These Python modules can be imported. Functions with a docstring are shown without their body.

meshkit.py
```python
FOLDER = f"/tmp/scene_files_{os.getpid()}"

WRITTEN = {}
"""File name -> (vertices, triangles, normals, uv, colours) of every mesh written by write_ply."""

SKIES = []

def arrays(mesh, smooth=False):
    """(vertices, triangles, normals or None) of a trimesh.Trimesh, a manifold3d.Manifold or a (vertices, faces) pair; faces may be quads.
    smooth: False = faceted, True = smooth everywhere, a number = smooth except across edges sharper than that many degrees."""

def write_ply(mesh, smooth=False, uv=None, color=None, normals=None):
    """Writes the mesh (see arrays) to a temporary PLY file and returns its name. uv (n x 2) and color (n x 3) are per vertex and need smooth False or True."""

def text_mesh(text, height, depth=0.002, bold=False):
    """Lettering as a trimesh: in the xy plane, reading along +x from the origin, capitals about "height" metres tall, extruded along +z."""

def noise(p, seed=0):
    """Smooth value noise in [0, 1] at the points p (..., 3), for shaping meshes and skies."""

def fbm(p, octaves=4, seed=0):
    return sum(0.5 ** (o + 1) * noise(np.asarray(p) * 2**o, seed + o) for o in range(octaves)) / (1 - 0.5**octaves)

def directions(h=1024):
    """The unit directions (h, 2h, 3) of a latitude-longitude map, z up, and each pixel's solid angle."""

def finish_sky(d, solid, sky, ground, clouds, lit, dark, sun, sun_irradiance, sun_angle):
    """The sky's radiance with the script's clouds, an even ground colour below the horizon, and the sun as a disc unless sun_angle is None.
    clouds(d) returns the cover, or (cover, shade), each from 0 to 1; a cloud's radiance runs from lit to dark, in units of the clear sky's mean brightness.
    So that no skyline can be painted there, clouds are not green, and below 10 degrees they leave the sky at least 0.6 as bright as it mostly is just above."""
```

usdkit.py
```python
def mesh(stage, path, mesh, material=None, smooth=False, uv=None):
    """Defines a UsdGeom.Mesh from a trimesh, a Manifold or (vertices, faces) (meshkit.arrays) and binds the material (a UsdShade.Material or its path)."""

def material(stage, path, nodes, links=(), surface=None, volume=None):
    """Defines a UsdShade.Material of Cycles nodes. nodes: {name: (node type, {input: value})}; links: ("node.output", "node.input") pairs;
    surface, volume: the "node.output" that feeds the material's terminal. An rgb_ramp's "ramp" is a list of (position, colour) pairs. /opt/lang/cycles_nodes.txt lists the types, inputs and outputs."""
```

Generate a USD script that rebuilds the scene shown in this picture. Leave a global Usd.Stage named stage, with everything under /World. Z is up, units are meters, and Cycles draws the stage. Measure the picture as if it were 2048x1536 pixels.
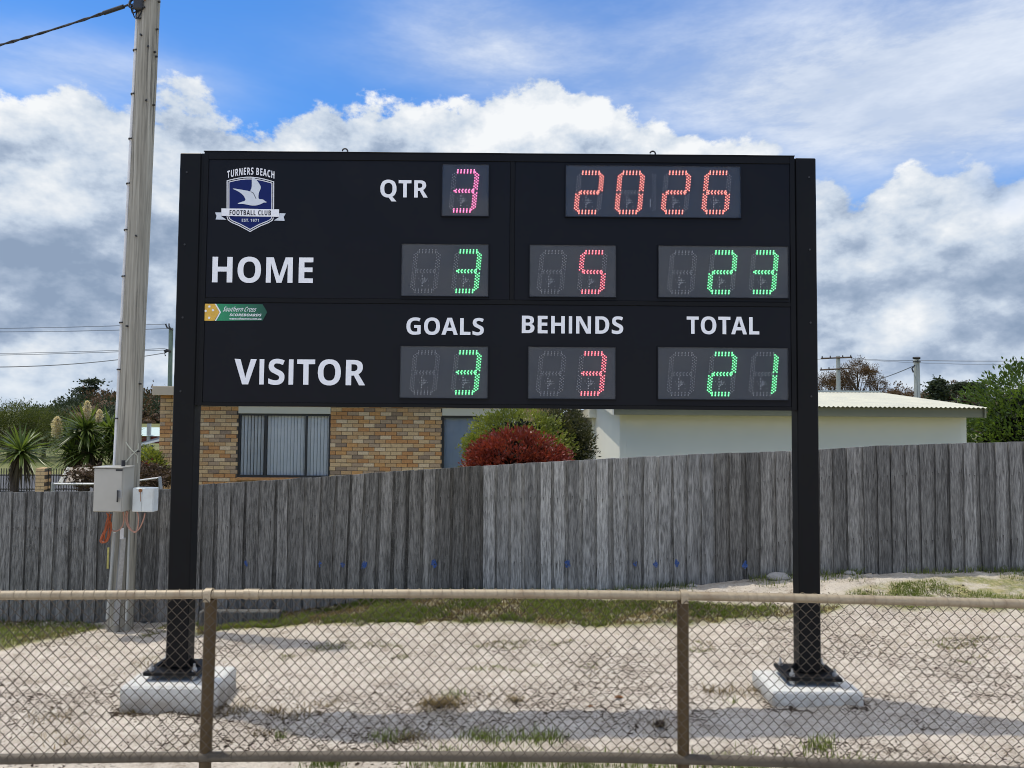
import math, random
import numpy as np
import trimesh
import usdkit
import meshkit
from pxr import Usd, UsdGeom, UsdLux, UsdShade, Gf, Sdf
from shapely.geometry import Polygon, Point, LineString
from shapely import affinity, contains_xy
from shapely.ops import unary_union

random.seed(7)
R = np.random.default_rng(7)
stage = Usd.Stage.CreateInMemory()
UsdGeom.SetStageUpAxis(stage, 'Z')
UsdGeom.SetStageMetersPerUnit(stage, 1.0)
UsdGeom.Xform.Define(stage, '/World')
UsdGeom.Scope.Define(stage, '/World/Looks')

# ------------------------------------------------------------------ camera
EYE = np.array([0.0, 0.0, 1.75])
FPX, PITCH, ROLL = 1420.0, math.radians(2.5), math.radians(0.47)
r0, u0, fw = np.array([1.0, 0, 0]), np.array([0, -math.sin(PITCH), math.cos(PITCH)]), np.array([0, math.cos(PITCH), math.sin(PITCH)])
CR = r0 * math.cos(ROLL) + u0 * math.sin(ROLL)
CU = -r0 * math.sin(ROLL) + u0 * math.cos(ROLL)
cam = UsdGeom.Camera.Define(stage, '/World/camera')
m4 = np.eye(4)
m4[0, :3], m4[1, :3], m4[2, :3], m4[3, :3] = CR, CU, -fw, EYE
cam.AddTransformOp().Set(Gf.Matrix4d(*m4.ravel().tolist()))
cam.CreateHorizontalApertureAttr(36.0)
cam.CreateVerticalApertureAttr(27.0)
cam.CreateFocalLengthAttr(36.0 * FPX / 2048)
cam.CreateClippingRangeAttr(Gf.Vec2f(0.05, 20000))
cam.CreateExposureAttr(EXPOSURE := 0.55)


def ray(px, py):
    return fw + CR * ((px - 1024) / FPX) + CU * ((768 - py) / FPX)


def P(px, py, Y):
    """The point of the plane y = Y that the photograph shows at (px, py)."""
    d = ray(px, py)
    return EYE + d * (Y / d[1])


def proj(p):
    d = np.asarray(p, float) - EYE
    w = d @ fw
    return np.stack([1024 + FPX * (d @ CR) / w, 768 - FPX * (d @ CU) / w], -1)


def uv_of(px, py):
    d = ray(px, py)
    d = d / np.linalg.norm(d)
    return math.atan2(d[0], d[1]), math.asin(d[2])


# ------------------------------------------------------------------ node graphs
class G:
    """A Cycles node graph: a string with a dot among the inputs is a link."""
    def __init__(self):
        self.n, self.l, self.k = {}, [], 0

    def add(self, kind, out, **inp):
        name = f'n{self.k}'
        self.k += 1
        vals = {}
        for a, b in inp.items():
            if isinstance(b, str) and '.' in b:
                self.l.append((b, f'{name}.{a}'))
            elif b is not None:
                vals[a] = b
        self.n[name] = (kind, vals)
        return f'{name}.{out}'

    def m(self, op, a, b=None, c=None, clamp=False):
        return self.add('math', 'value', math_type=op, value1=a, value2=b, value3=c, use_clamp=clamp)

    def mul(self, a, b): return self.m('multiply', a, b)
    def plus(self, a, b): return self.m('add', a, b)
    def minus(self, a, b): return self.m('subtract', a, b)
    def rng(self, v, a, b, c=0.0, d=1.0, smooth=False):
        return self.add('map_range', 'result', range_type='smoothstep' if smooth else 'linear', value=v, from_min=a, from_max=b, to_min=c, to_max=d, clamp=True)
    def mapping(self, v, scale=(1, 1, 1), loc=(0, 0, 0), rot=(0, 0, 0)):
        return self.add('mapping', 'vector', mapping_type='point', vector=v, scale=scale, location=loc, rotation=rot)
    def noise(self, v, scale, detail=4, rough=0.5, out='fac', dist=0.0):
        return self.add('noise_texture', out, vector=v, scale=scale, detail=detail, roughness=rough, distortion=dist)
    def vor(self, v, scale, out='distance', feature='f1', rnd=1.0):
        return self.add('voronoi_texture', out, vector=v, scale=scale, feature=feature, randomness=rnd)
    def ramp(self, f, stops):
        return self.add('rgb_ramp', 'color', fac=f, ramp=stops)
    def mix(self, f, a, b, kind='mix'):
        return self.add('mix', 'color', mix_type=kind, fac=f, color1=a, color2=b)
    def bump(self, h, strength=0.5, dist=0.01):
        return self.add('bump', 'normal', height=h, strength=strength, distance=dist)
    def pos(self): return self.add('geometry', 'position')
    def isl(self): return self.add('geometry', 'random_per_island')
    def rnd(self): return self.add('object_info', 'random')
    def bsdf(self, color, rough=0.6, **kw):
        return self.add('principled_bsdf', 'BSDF', base_color=color, roughness=rough, **kw)
    def done(self, name, surface=None, volume=None):
        return usdkit.material(stage, '/World/Looks/' + name, self.n, self.l, surface=surface, volume=volume)


# ------------------------------------------------------------------ sky and sun
SUN = np.array([-0.31, 0.15, 1.0])
SUN /= np.linalg.norm(SUN)
SKY_STRENGTH, SUN_INTENSITY = 0.150, 0.52

g = G()
dirv = g.add('texture_coordinate', 'generated')
sep = g.add('separate_xyz', 'x', vector=dirv).split('.')[0]
U = g.m('arctan2', sep + '.x', sep + '.y')
V = g.m('arcsine', sep + '.z')
skyc = g.add('sky_texture', 'color', sky_type='single_scattering', sun_disc=False, sun_elevation=math.asin(SUN[2]), sun_rotation=math.atan2(SUN[0], SUN[1]), altitude=20.0, air_density=1.0, aerosol_density=0.35, ozone_density=2.2)
skyc = g.mix(1.0, skyc, (0.255, 0.52, 0.79), 'multiply')
UVW = g.add('combine_xyz', 'vector', x=U, y=g.mul(V, 1.45), z=0.37)


def blob(px, py, rx, ry):
    """A soft patch of the sky around the direction of a pixel; radii in pixels."""
    u, v = uv_of(px, py)
    a = g.m('power', g.mul(g.minus(U, u), FPX / rx), 2.0)
    b = g.m('power', g.mul(g.minus(V, v), FPX / ry), 2.0)
    return g.m('exponent', g.mul(g.plus(a, b), -1.0))


def addup(items):
    t = items[0]
    for x in items[1:]:
        t = g.plus(t, x)
    return t


# the upper outline of the cumulus bank
outline = [(-500, 170), (-250, 150), (-60, 190), (40, 205), (130, 185), (250, 195), (390, 180), (480, 198), (600, 215), (650, 200), (700, 200), (780, 225), (900, 200), (985, 165), (1060, 150), (1120, 142), (1165, 150), (1200, 190), (1290, 225), (1370, 238), (1460, 255), (1540, 285), (1590, 335), (1640, 352), (1700, 350), (1745, 330), (1830, 305), (1890, 330), (1960, 330), (2060, 310), (2300, 300), (2700, 260)]
st = []
for px, py in outline:
    u, v = uv_of(px, py)
    st.append(((u + math.pi) / (2 * math.pi), v))
st = [(0.0, 0.36), (0.12, 0.30), (0.25, 0.38)] + st + [(0.75, 0.34), (0.88, 0.40), (1.0, 0.36)]
topv = None
# a ramp has 256 entries for the full circle; squeeze the part in view with two ramps
lo, hi = uv_of(-560, 200)[0], uv_of(2760, 200)[0]
tv = [((s[0] * 2 * math.pi - math.pi - lo) / (hi - lo), (s[1],) * 3) for s in st if lo <= s[0] * 2 * math.pi - math.pi <= hi]
f_in = g.rng(U, lo, hi)
topv = g.ramp(f_in, tv)
big = g.noise(UVW, 5.5, 2, 0.5)
fb = g.noise(UVW, 9.0, 12, 0.60)
fb_up = g.noise(g.add('vector_math', 'vector', math_type='add', vector1=UVW, vector2=(-0.013, 0.036, 0.0)), 9.0, 9, 0.55)
vor1 = g.add('voronoi_texture', 'distance', vector=g.add('vector_math', 'vector', math_type='add', vector1=UVW, vector2=g.add('vector_math', 'vector', math_type='scale', vector1=g.noise(UVW, 20.0, 4, 0.5, 'color'), scale=0.05)), scale=12.0, feature='smooth_f1', smoothness=0.4)
puff = g.minus(0.5, vor1)
edge = g.plus(g.mul(g.minus(topv, V), 24.0), g.plus(g.mul(g.minus(fb, 0.5), 4.2), g.mul(puff, 1.1)))
cover = g.rng(edge, 0.0, 0.38, smooth=True)
# holes of blue low on the right and between the banks
holes = g.plus(g.mul(blob(1650, 305, 70, 40), 0.7), g.mul(blob(2035, 345, 60, 50), 0.6))
cover = g.m('multiply', cover, g.minus(1.0, g.mul(holes, g.rng(fb, 0.35, 0.6))), clamp=True)
depth = g.mul(g.minus(topv, V), 4.2)
relief = g.mul(g.minus(fb, fb_up), 2.5)
darks = addup([g.mul(blob(120, 500, 230, 75), 0.50), g.mul(blob(30, 610, 330, 60), 0.42), g.mul(blob(1850, 570, 330, 50), 0.50), g.mul(blob(1650, 430, 110, 60), 0.22), g.mul(blob(1900, 690, 260, 45), 0.45),
               g.mul(blob(250, 350, 260, 70), 0.10), g.mul(blob(1960, 470, 160, 70), 0.12), g.mul(blob(560, 330, 500, 60), 0.05), g.mul(blob(1750, 480, 130, 40), 0.1)])
lights = addup([g.mul(blob(1080, 230, 190, 80), 0.25), g.mul(blob(1780, 650, 220, 30), 0.20), g.mul(blob(60, 250, 180, 60), 0.15), g.mul(blob(1800, 350, 90, 40), 0.2), g.mul(blob(200, 730, 300, 40), 0.15), g.mul(blob(1760, 620, 150, 40), 0.15)])
sh = g.plus(0.64, addup([g.mul(relief, 1.0), g.mul(g.minus(big, 0.5), 0.55), g.mul(puff, 0.2), lights]))
sh = g.minus(sh, g.mul(darks, g.rng(fb, 0.25, 0.7, 0.35, 1.15)))
sh = g.minus(sh, g.rng(depth, 0.15, 1.4, 0.0, 0.10))
CL = 1.0
cloudc = g.ramp(sh, [(0.0, (1.25, 1.65, 2.3)), (0.25, (1.75, 2.15, 2.8)), (0.5, (2.65, 3.05, 3.6)), (0.75, (3.45, 3.7, 4.0)), (1.0, (4.2, 4.3, 4.4))])
# thin high cloud; the overhead part is unseen, made bright to lift the shade
cv = g.noise(g.mapping(UVW, (1.0, 2.1, 1.0), rot=(0, 0, 0.30)), 4.5, 10, 0.64, dist=0.12)
thin_mask = g.plus(0.0, addup([g.mul(blob(1450, 120, 420, 130), 0.42), g.mul(blob(2000, 130, 430, 170), 1.0), g.mul(blob(1560, 190, 300, 90), 0.45), g.mul(blob(1900, 230, 300, 80), 0.6), g.mul(blob(930, 50, 190, 80), 0.50), g.mul(blob(270, 140, 170, 40), 0.62), g.mul(blob(40, 150, 200, 45), 0.55), g.mul(blob(1010, 110, 180, 60), 0.45), g.mul(blob(800, 130, 300, 40), 0.12)]))
thin_mask = g.plus(thin_mask, g.rng(V, 0.60, 0.95, 0.0, 0.85))  # unseen cover overhead, added for its fill light
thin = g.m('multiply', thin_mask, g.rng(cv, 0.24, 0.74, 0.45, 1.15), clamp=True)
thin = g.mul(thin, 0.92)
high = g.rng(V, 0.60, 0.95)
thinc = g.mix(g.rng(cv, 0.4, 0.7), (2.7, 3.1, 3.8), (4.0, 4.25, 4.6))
thinc = g.mix(high, thinc, (9.8, 9.6, 9.2))  # overhead cloud boosted well above the visible cloud to brighten shaded fronts
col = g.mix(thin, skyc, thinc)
col = g.mix(cover, col, cloudc)
# towards the horizon the bank thins to a pale grey blue
hz = g.rng(V, 0.0, 0.075, 0.45, 0.0)
col = g.mix(hz, col, (2.9, 3.4, 4.0))
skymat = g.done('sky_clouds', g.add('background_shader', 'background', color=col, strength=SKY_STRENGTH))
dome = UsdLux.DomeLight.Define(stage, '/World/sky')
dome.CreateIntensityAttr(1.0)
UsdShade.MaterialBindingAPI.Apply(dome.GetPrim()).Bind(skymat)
dome.GetPrim().SetCustomDataByKey('kind', 'structure')
sun = UsdLux.DistantLight.Define(stage, '/World/sun')
sun.CreateIntensityAttr(SUN_INTENSITY)
sun.CreateAngleAttr(0.53)
sun.CreateNormalizeAttr(True)
sun.CreateColorAttr(Gf.Vec3f(1.0, 0.935, 0.83))
zz = SUN
xx = np.cross([0, 1, 0], zz); xx /= np.linalg.norm(xx)
yy = np.cross(zz, xx)
ms = np.eye(4); ms[0, :3], ms[1, :3], ms[2, :3] = xx, yy, zz
sun.AddTransformOp().Set(Gf.Matrix4d(*ms.ravel().tolist()))

# ------------------------------------------------------------------ scene helpers
used = {}


def numbered(path):
    n = used.get(path, -1) + 1
    used[path] = n
    return path if n == 0 else f'{path}_{n:03d}'


def info(prim, label=None, cat=None, group=None, kind=None):
    for k, v in (('label', label), ('category', cat), ('group', group), ('kind', kind)):
        if v:
            prim.SetCustomDataByKey(k, v)
    return prim


def thing(name, label, cat, loc=(0, 0, 0), group=None, rz=0.0):
    x = UsdGeom.Xform.Define(stage, numbered('/World/' + name))
    x.AddTranslateOp().Set(Gf.Vec3d(*map(float, loc)))
    if rz:
        x.AddRotateZOp().Set(math.degrees(rz))
    p = info(x.GetPrim(), label, cat, group)
    ORIGIN[str(p.GetPath())] = (np.array(loc, float), rz)
    return p


ORIGIN = {}


def holder(name, parent, label=None):
    x = UsdGeom.Xform.Define(stage, numbered(f'{parent.GetPath()}/{name}'))
    ORIGIN[str(x.GetPath())] = ORIGIN[str(parent.GetPath())]
    return info(x.GetPrim(), label)


def as_vf(mesh):
    v, f, _ = meshkit.arrays(mesh)
    return np.asarray(v, float), np.asarray(f, int)


def obj(name, mesh, mat, parent=None, label=None, cat=None, group=None, kind=None, smooth=False):
    """ONE Mesh prim; the mesh is given in world coordinates and moved to its thing's own frame."""
    v, f = as_vf(mesh)
    top = parent
    if parent is not None:
        o, rz = ORIGIN[str(parent.GetPath())]
        v = v - o
        if rz:
            c, s = math.cos(-rz), math.sin(-rz)
            v = np.stack([v[:, 0] * c - v[:, 1] * s, v[:, 0] * s + v[:, 1] * c, v[:, 2]], 1)
    path = numbered((str(parent.GetPath()) if parent is not None else '/World') + '/' + name)
    m = usdkit.mesh(stage, path, (v, f), mat, smooth=smooth)
    p = info(m.GetPrim(), label, cat, group, kind)
    ORIGIN[str(p.GetPath())] = ORIGIN[str(parent.GetPath())] if parent is not None else (np.zeros(3), 0.0)
    return p


class MB:
    """Collects shapes into one mesh."""
    def __init__(self):
        self.v, self.f, self.c = [], [], 0

    def add(self, mesh):
        v, f = as_vf(mesh)
        self.v.append(v); self.f.append(f + self.c); self.c += len(v)
        return self

    def box(self, lo, hi, ch=0.0):
        return self.add(box(lo, hi, ch))

    def tube(self, pts, r, n=8, cap=True):
        return self.add(tube(pts, r, n, cap))

    def mesh(self):
        return np.vstack(self.v), np.vstack(self.f)


def box(lo, hi, ch=0.0):
    lo, hi = np.minimum(lo, hi).astype(float), np.maximum(lo, hi).astype(float)
    if ch <= 0:
        b = trimesh.creation.box(hi - lo)
        b.apply_translation((lo + hi) / 2)
        return np.array(b.vertices), np.array(b.faces)
    pts = []
    for sx in (0, 1):
        for sy in (0, 1):
            for sz in (0, 1):
                p = np.where([sx, sy, sz], hi, lo)
                d = np.where([sx, sy, sz], -ch, ch)
                for k in range(3):
                    q = p + d
                    q[k] = p[k]
                    pts.append(q)
    h = trimesh.convex.convex_hull(np.array(pts))
    return np.array(h.vertices), np.array(h.faces)


def tube(pts, r, n=8, cap=True):
    p = np.asarray(pts, float)
    t = np.gradient(p, axis=0)
    t /= np.linalg.norm(t, axis=1, keepdims=True) + 1e-12
    ref = np.array([0, 0, 1.0]) if abs(t[:, 2]).mean() < 0.8 else np.array([0, 1.0, 0])
    a = np.cross(t, ref); a /= np.linalg.norm(a, axis=1, keepdims=True) + 1e-12
    b = np.cross(t, a)
    ang = np.arange(n) * 2 * math.pi / n
    rr = np.broadcast_to(r, (len(p),))[:, None, None]
    v = (p[:, None] + rr * (np.cos(ang)[None, :, None] * a[:, None] + np.sin(ang)[None, :, None] * b[:, None])).reshape(-1, 3)
    i, j = np.meshgrid(np.arange(len(p) - 1), np.arange(n), indexing='ij')
    q = np.stack([i * n + j, i * n + (j + 1) % n, (i + 1) * n + (j + 1) % n, (i + 1) * n + j], -1).reshape(-1, 4)
    f = np.vstack([q[:, [0, 2, 1]], q[:, [0, 3, 2]]])
    if cap:
        k = len(v)
        v = np.vstack([v, p[:1], p[-1:]])
        j = np.arange(n)
        f = np.vstack([f, np.stack([np.full(n, k), j, (j + 1) % n], 1), np.stack([np.full(n, k + 1), (len(p) - 1) * n + (j + 1) % n, (len(p) - 1) * n + j], 1)])
    return v, f


def rotz(mesh, ang, c):
    v, f = as_vf(mesh)
    v = v - c
    co, s = math.cos(ang), math.sin(ang)
    return np.stack([v[:, 0] * co - v[:, 1] * s, v[:, 0] * s + v[:, 1] * co, v[:, 2]], 1) + c, f


def extrude_xz(poly, y0, y1):
    """A shapely polygon of (x, z), as a solid between the planes y0 (front) and y1."""
    m = trimesh.creation.extrude_polygon(poly, abs(y1 - y0), engine='earcut')
    v = np.array(m.vertices)
    return np.stack([v[:, 0], max(y0, y1) - v[:, 2], v[:, 1]], 1), np.array(m.faces)


def extrude_all(shape, y0, y1):
    b = MB()
    for q in getattr(shape, 'geoms', [shape]):
        if q.geom_type == 'Polygon' and q.area > 1e-9:
            b.add(extrude_xz(q, y0, y1))
    return b.mesh()


def heights(X, Y):
    """The terrain: sandy strip, bank against the paling fence, lower gardens behind it, street beyond."""
    X, Y = np.asarray(X, float), np.asarray(Y, float)
    xs = [-60, -6, -3.9, -2.8, -1.9, -0.64, 0.8, 1.2, 2.0, 2.5, 4.2, 7, 60]
    zf = np.interp(X, xs, [-0.2, -0.11, -0.095, -0.08, 0.01, 0.19, 0.205, 0.245, 0.32, 0.375, 0.42, 0.44, 0.45])
    z4 = np.interp(X, [-60, -3, -1.5, 1.5, 3, 60], [0.03, 0.035, 0.06, 0.115, 0.14, 0.15])
    z5 = 0.55 * z4 + 0.45 * np.minimum(zf, 0.17) + np.interp(X, [1.5, 3.5], [0, 0.06])
    z = np.full(np.broadcast(X, Y).shape, -0.05)
    ys = [-4000, 0, 3.3, 4.3, 5.5, 6.15, 7.2, 9.0, 12.0, 16.0, 24.0, 60.0, 9000]
    zs = [z4 * 0 - 0.05, z4 * 0 - 0.05, z4 - 0.03, z4, z5, zf, zf * 0.9, zf * 0.4 - 0.1, z4 * 0 - 0.32, z4 * 0 - 0.45, z4 * 0 - 0.55, z4 * 0 - 0.8, z4 * 0 - 0.8]
    for k in range(len(ys) - 1):
        t = np.clip((Y - ys[k]) / (ys[k + 1] - ys[k]), 0, 1)
        z = np.where((Y >= ys[k]) & (Y <= ys[k + 1]), zs[k] * (1 - t) + zs[k + 1] * t, z)
    return z


def on_ground(px, py):
    d = ray(px, py)
    ts = np.linspace(2.0, 60, 6000) / d[1]
    pts = EYE + ts[:, None] * d
    below = pts[:, 2] < heights(pts[:, 0], pts[:, 1])
    k = int(np.argmax(below)) if below.any() else len(ts) - 1
    return pts[k]


# ------------------------------------------------------------------ materials
def simple(name, color, rough=0.6, var=0.12, scale=14.0, bump=0.0, metallic=0.0, bscale=60.0, spec=None, dirt=None):
    g = G()
    p = g.pos()
    n = g.noise(p, scale, 6, 0.62)
    c = np.array(color, float)
    col = g.ramp(n, [(0.25, c * (1 - var)), (0.75, c * (1 + var))])
    if dirt is not None:
        col = g.mix(g.rng(g.noise(p, scale * 0.6, 8, 0.7), 0.5, 0.75), col, tuple(dirt))
    nb = g.bump(g.noise(p, bscale, 5, 0.6), bump, 0.01) if bump else None
    return g.done(name, g.bsdf(col, g.rng(n, 0.2, 0.8, rough - 0.08, rough + 0.08), metallic=metallic, normal=nb, specular_ior_level=spec))


def sand_material():
    g = G()
    p = g.pos()
    big = g.noise(p, 0.9, 5, 0.55)
    mid = g.noise(p, 7.0, 6, 0.6)
    fine = g.noise(p, 70.0, 5, 0.65)
    col = g.ramp(g.plus(g.mul(mid, 0.55), g.mul(fine, 0.45)), [(0.32, (0.20, 0.162, 0.12)), (0.46, (0.44, 0.385, 0.315)), (0.64, (0.585, 0.53, 0.445))])
    # dark organic crumbs
    st = g.mapping(p, (1.0, 1.6, 1.0))
    crumbs = g.m('multiply', g.rng(g.noise(st, 85.0, 4, 0.75), 0.57, 0.66), g.rng(g.noise(st, 3.2, 4, 0.6), 0.34, 0.58), clamp=True)
    col = g.mix(g.mul(crumbs, 0.8), col, (0.085, 0.06, 0.04))
    # thin moss and grass staining
    sep = g.add('separate_xyz', 'x', vector=p).split('.')[0]
    green = g.m('multiply', g.rng(g.noise(p, 1.7, 6, 0.65), 0.56, 0.72), g.rng(g.noise(p, 24.0, 4, 0.7), 0.42, 0.6), clamp=True)
    col = g.mix(g.mul(green, 0.45), col, (0.15, 0.15, 0.07))
    turf = g.add('attribute', 'fac', attribute='turf')
    tcol = g.ramp(g.plus(g.mul(g.noise(p, 38.0, 5, 0.7), 0.6), g.mul(g.noise(p, 5.0, 4, 0.6), 0.4)), [(0.34, (0.08, 0.10, 0.024)), (0.46, (0.19, 0.20, 0.055)), (0.58, (0.36, 0.31, 0.14)), (0.7, (0.44, 0.38, 0.22))])
    col = g.mix(g.m('multiply', turf, g.rng(g.noise(g.mapping(p, (0.7, 1.3, 1.0)), 7.0, 7, 0.72), 0.36, 0.56), clamp=True), col, tcol)
    # beyond the fences: lawn
    far = g.rng(g.plus(sep + '.y', g.mul(g.minus(big, 0.5), 0.8)), 6.7, 7.1)
    lawn = g.ramp(g.noise(p, 0.35, 8, 0.7), [(0.3, (0.07, 0.09, 0.025)), (0.6, (0.16, 0.16, 0.06)), (0.8, (0.26, 0.22, 0.10))])
    col = g.mix(far, col, lawn)
    h = g.plus(g.mul(g.noise(p, 28.0, 6, 0.65), 1.0), g.plus(g.mul(fine, 0.35), g.mul(crumbs, 0.5)))
    return g.done('sand', g.bsdf(col, 0.92, normal=g.bump(h, 0.6, 0.014), specular_ior_level=0.25))


def paling_material(name, dark, light, knots, lichen):
    g = G()
    p = g.pos()
    rnd = g.rnd()
    off = g.add('combine_xyz', 'vector', x=g.mul(rnd, 37.0), y=0.0, z=g.mul(rnd, 91.0))
    q = g.add('vector_math', 'vector', math_type='add', vector1=p, vector2=off)
    wob = g.noise(g.mapping(q, (7.0, 7.0, 2.2)), 1.0, 3, 0.5, 'color')
    q2 = g.add('vector_math', 'vector', math_type='add', vector1=q, vector2=g.add('vector_math', 'vector', math_type='scale', vector1=wob, scale=0.045))
    grain = g.noise(g.mapping(q2, (120.0, 120.0, 9.0)), 1.0, 6, 0.68)
    broad = g.noise(g.mapping(q2, (22.0, 22.0, 0.9)), 1.0, 5, 0.6)
    f = g.plus(g.mul(grain, 0.68), g.mul(broad, 0.32))
    d, l = np.array(dark), np.array(light)
    col = g.ramp(f, [(0.36, d * 0.35), (0.45, d * 0.85), (0.54, (d + l) / 2), (0.65, l * 1.15)])
    tone = g.rng(rnd, 0.0, 1.0, 0.62, 1.25)
    col = g.mix(1.0, col, g.add('combine_xyz', 'vector', x=tone, y=tone, z=tone), 'multiply')
    h = g.mul(f, 1.0)
    if knots:
        kv = g.vor(g.mapping(q2, (8.0, 0.6, 2.3)), 1.0, rnd=1.0)
        ring = g.add('wave_texture', 'fac', wave_type='rings', rings_direction='spherical', vector=g.mapping(q2, (9.0, 0.6, 3.1)), scale=3.0, distortion=3.0)
        k = g.rng(kv, 0.05, 0.16, 1.0, 0.0)
        col = g.mix(g.mul(k, 0.45), col, tuple(d * 0.42))
        halo = g.m('multiply', g.rng(kv, 0.16, 0.30, 1.0, 0.0), g.rng(kv, 0.10, 0.18), clamp=True)
        col = g.mix(g.mul(halo, 0.35), col, tuple(l * 1.15))
        h = g.minus(h, g.mul(k, 0.5))
    if lichen:
        li = g.m('multiply', g.rng(g.noise(g.mapping(q, (60, 60, 34)), 1.0, 6, 0.75), 0.54, 0.66), g.rng(g.noise(q, 2.3, 4, 0.6), 0.40, 0.62), clamp=True)
        col = g.mix(g.mul(li, 0.55), col, (0.30, 0.31, 0.28))
        h = g.plus(h, g.mul(li, 0.4))
    black = g.rng(g.noise(g.mapping(q, (9.0, 9.0, 1.4)), 1.0, 6, 0.65), 0.53, 0.72)
    col = g.mix(g.mul(black, 0.42), col, tuple(d * 0.35))
    return g.done(name, g.bsdf(col, 0.85, normal=g.bump(h, 0.8, 0.008), specular_ior_level=0.3))


def brick_material():
    g = G()
    p = g.pos()
    rnd = g.m('fraction', g.plus(g.mul(g.rnd(), 7.13), g.mul(g.isl(), 5.71)))
    col = g.add('rgb_ramp', 'color', fac=rnd, interpolate=False, ramp=[(0.0, (0.62, 0.42, 0.215)), (0.22, (0.55, 0.33, 0.15)), (0.40, (0.68, 0.50, 0.30)), (0.55, (0.52, 0.25, 0.09)), (0.72, (0.30, 0.205, 0.13)), (0.80, (0.44, 0.30, 0.18)), (0.90, (0.60, 0.31, 0.11))])
    off = g.add('vector_math', 'vector', math_type='add', vector1=p, vector2=g.add('combine_xyz', 'vector', x=g.mul(rnd, 9.0), y=0.0, z=0.0))
    n = g.noise(off, 26.0, 6, 0.65)
    tone = g.rng(n, 0.25, 0.75, 0.72, 1.22)
    col = g.mix(1.0, col, g.add('combine_xyz', 'vector', x=tone, y=tone, z=tone), 'multiply')
    return g.done('brick', g.bsdf(col, 0.85, normal=g.bump(n, 0.35, 0.006)))


def leaf_material(name, ramp, rough=0.45, trans=0.3, spec=0.5, patch=2.5):
    g = G()
    p = g.pos()
    r = g.plus(g.mul(g.isl(), 0.62), g.mul(g.rng(g.noise(p, patch, 4, 0.6), 0.3, 0.7), 0.38))
    col = g.ramp(r, ramp)
    a = g.bsdf(col, rough, specular_ior_level=spec)
    b = g.add('translucent_bsdf', 'BSDF', color=g.mix(1.0, col, (1.25, 1.3, 0.8), 'multiply'))
    return g.done(name, g.add('mix_closure', 'closure', fac=trans, closure1=a, closure2=b))


def glass_material(name, tint=(0.92, 0.95, 0.97), ior=1.45, rough=0.02):
    g = G()
    t = g.add('transparent_bsdf', 'BSDF', color=tint)
    gl = g.add('glossy_bsdf', 'BSDF', color=(1, 1, 1), roughness=rough)
    return g.done(name, g.add('mix_closure', 'closure', fac=g.add('fresnel', 'fac', IOR=ior), closure1=t, closure2=gl))


def emit_material(name, color, strength):
    g = G()
    return g.done(name, g.add('emission', 'emission', color=color, strength=strength))


def black_coat(name, base, rough):
    g = G()
    p = g.pos()
    n = g.noise(p, 240.0, 3, 0.6)
    s = g.noise(p, 2.2, 6, 0.6)
    dust = g.m('multiply', g.rng(s, 0.48, 0.75), 0.35, clamp=True)
    col = g.mix(dust, tuple(base), tuple(np.array(base) * 1.5 + 0.002))
    return g.done(name, g.bsdf(col, g.rng(s, 0.3, 0.7, rough - 0.06, rough + 0.08), normal=g.bump(n, 0.06, 0.002), specular_ior_level=0.16))


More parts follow.
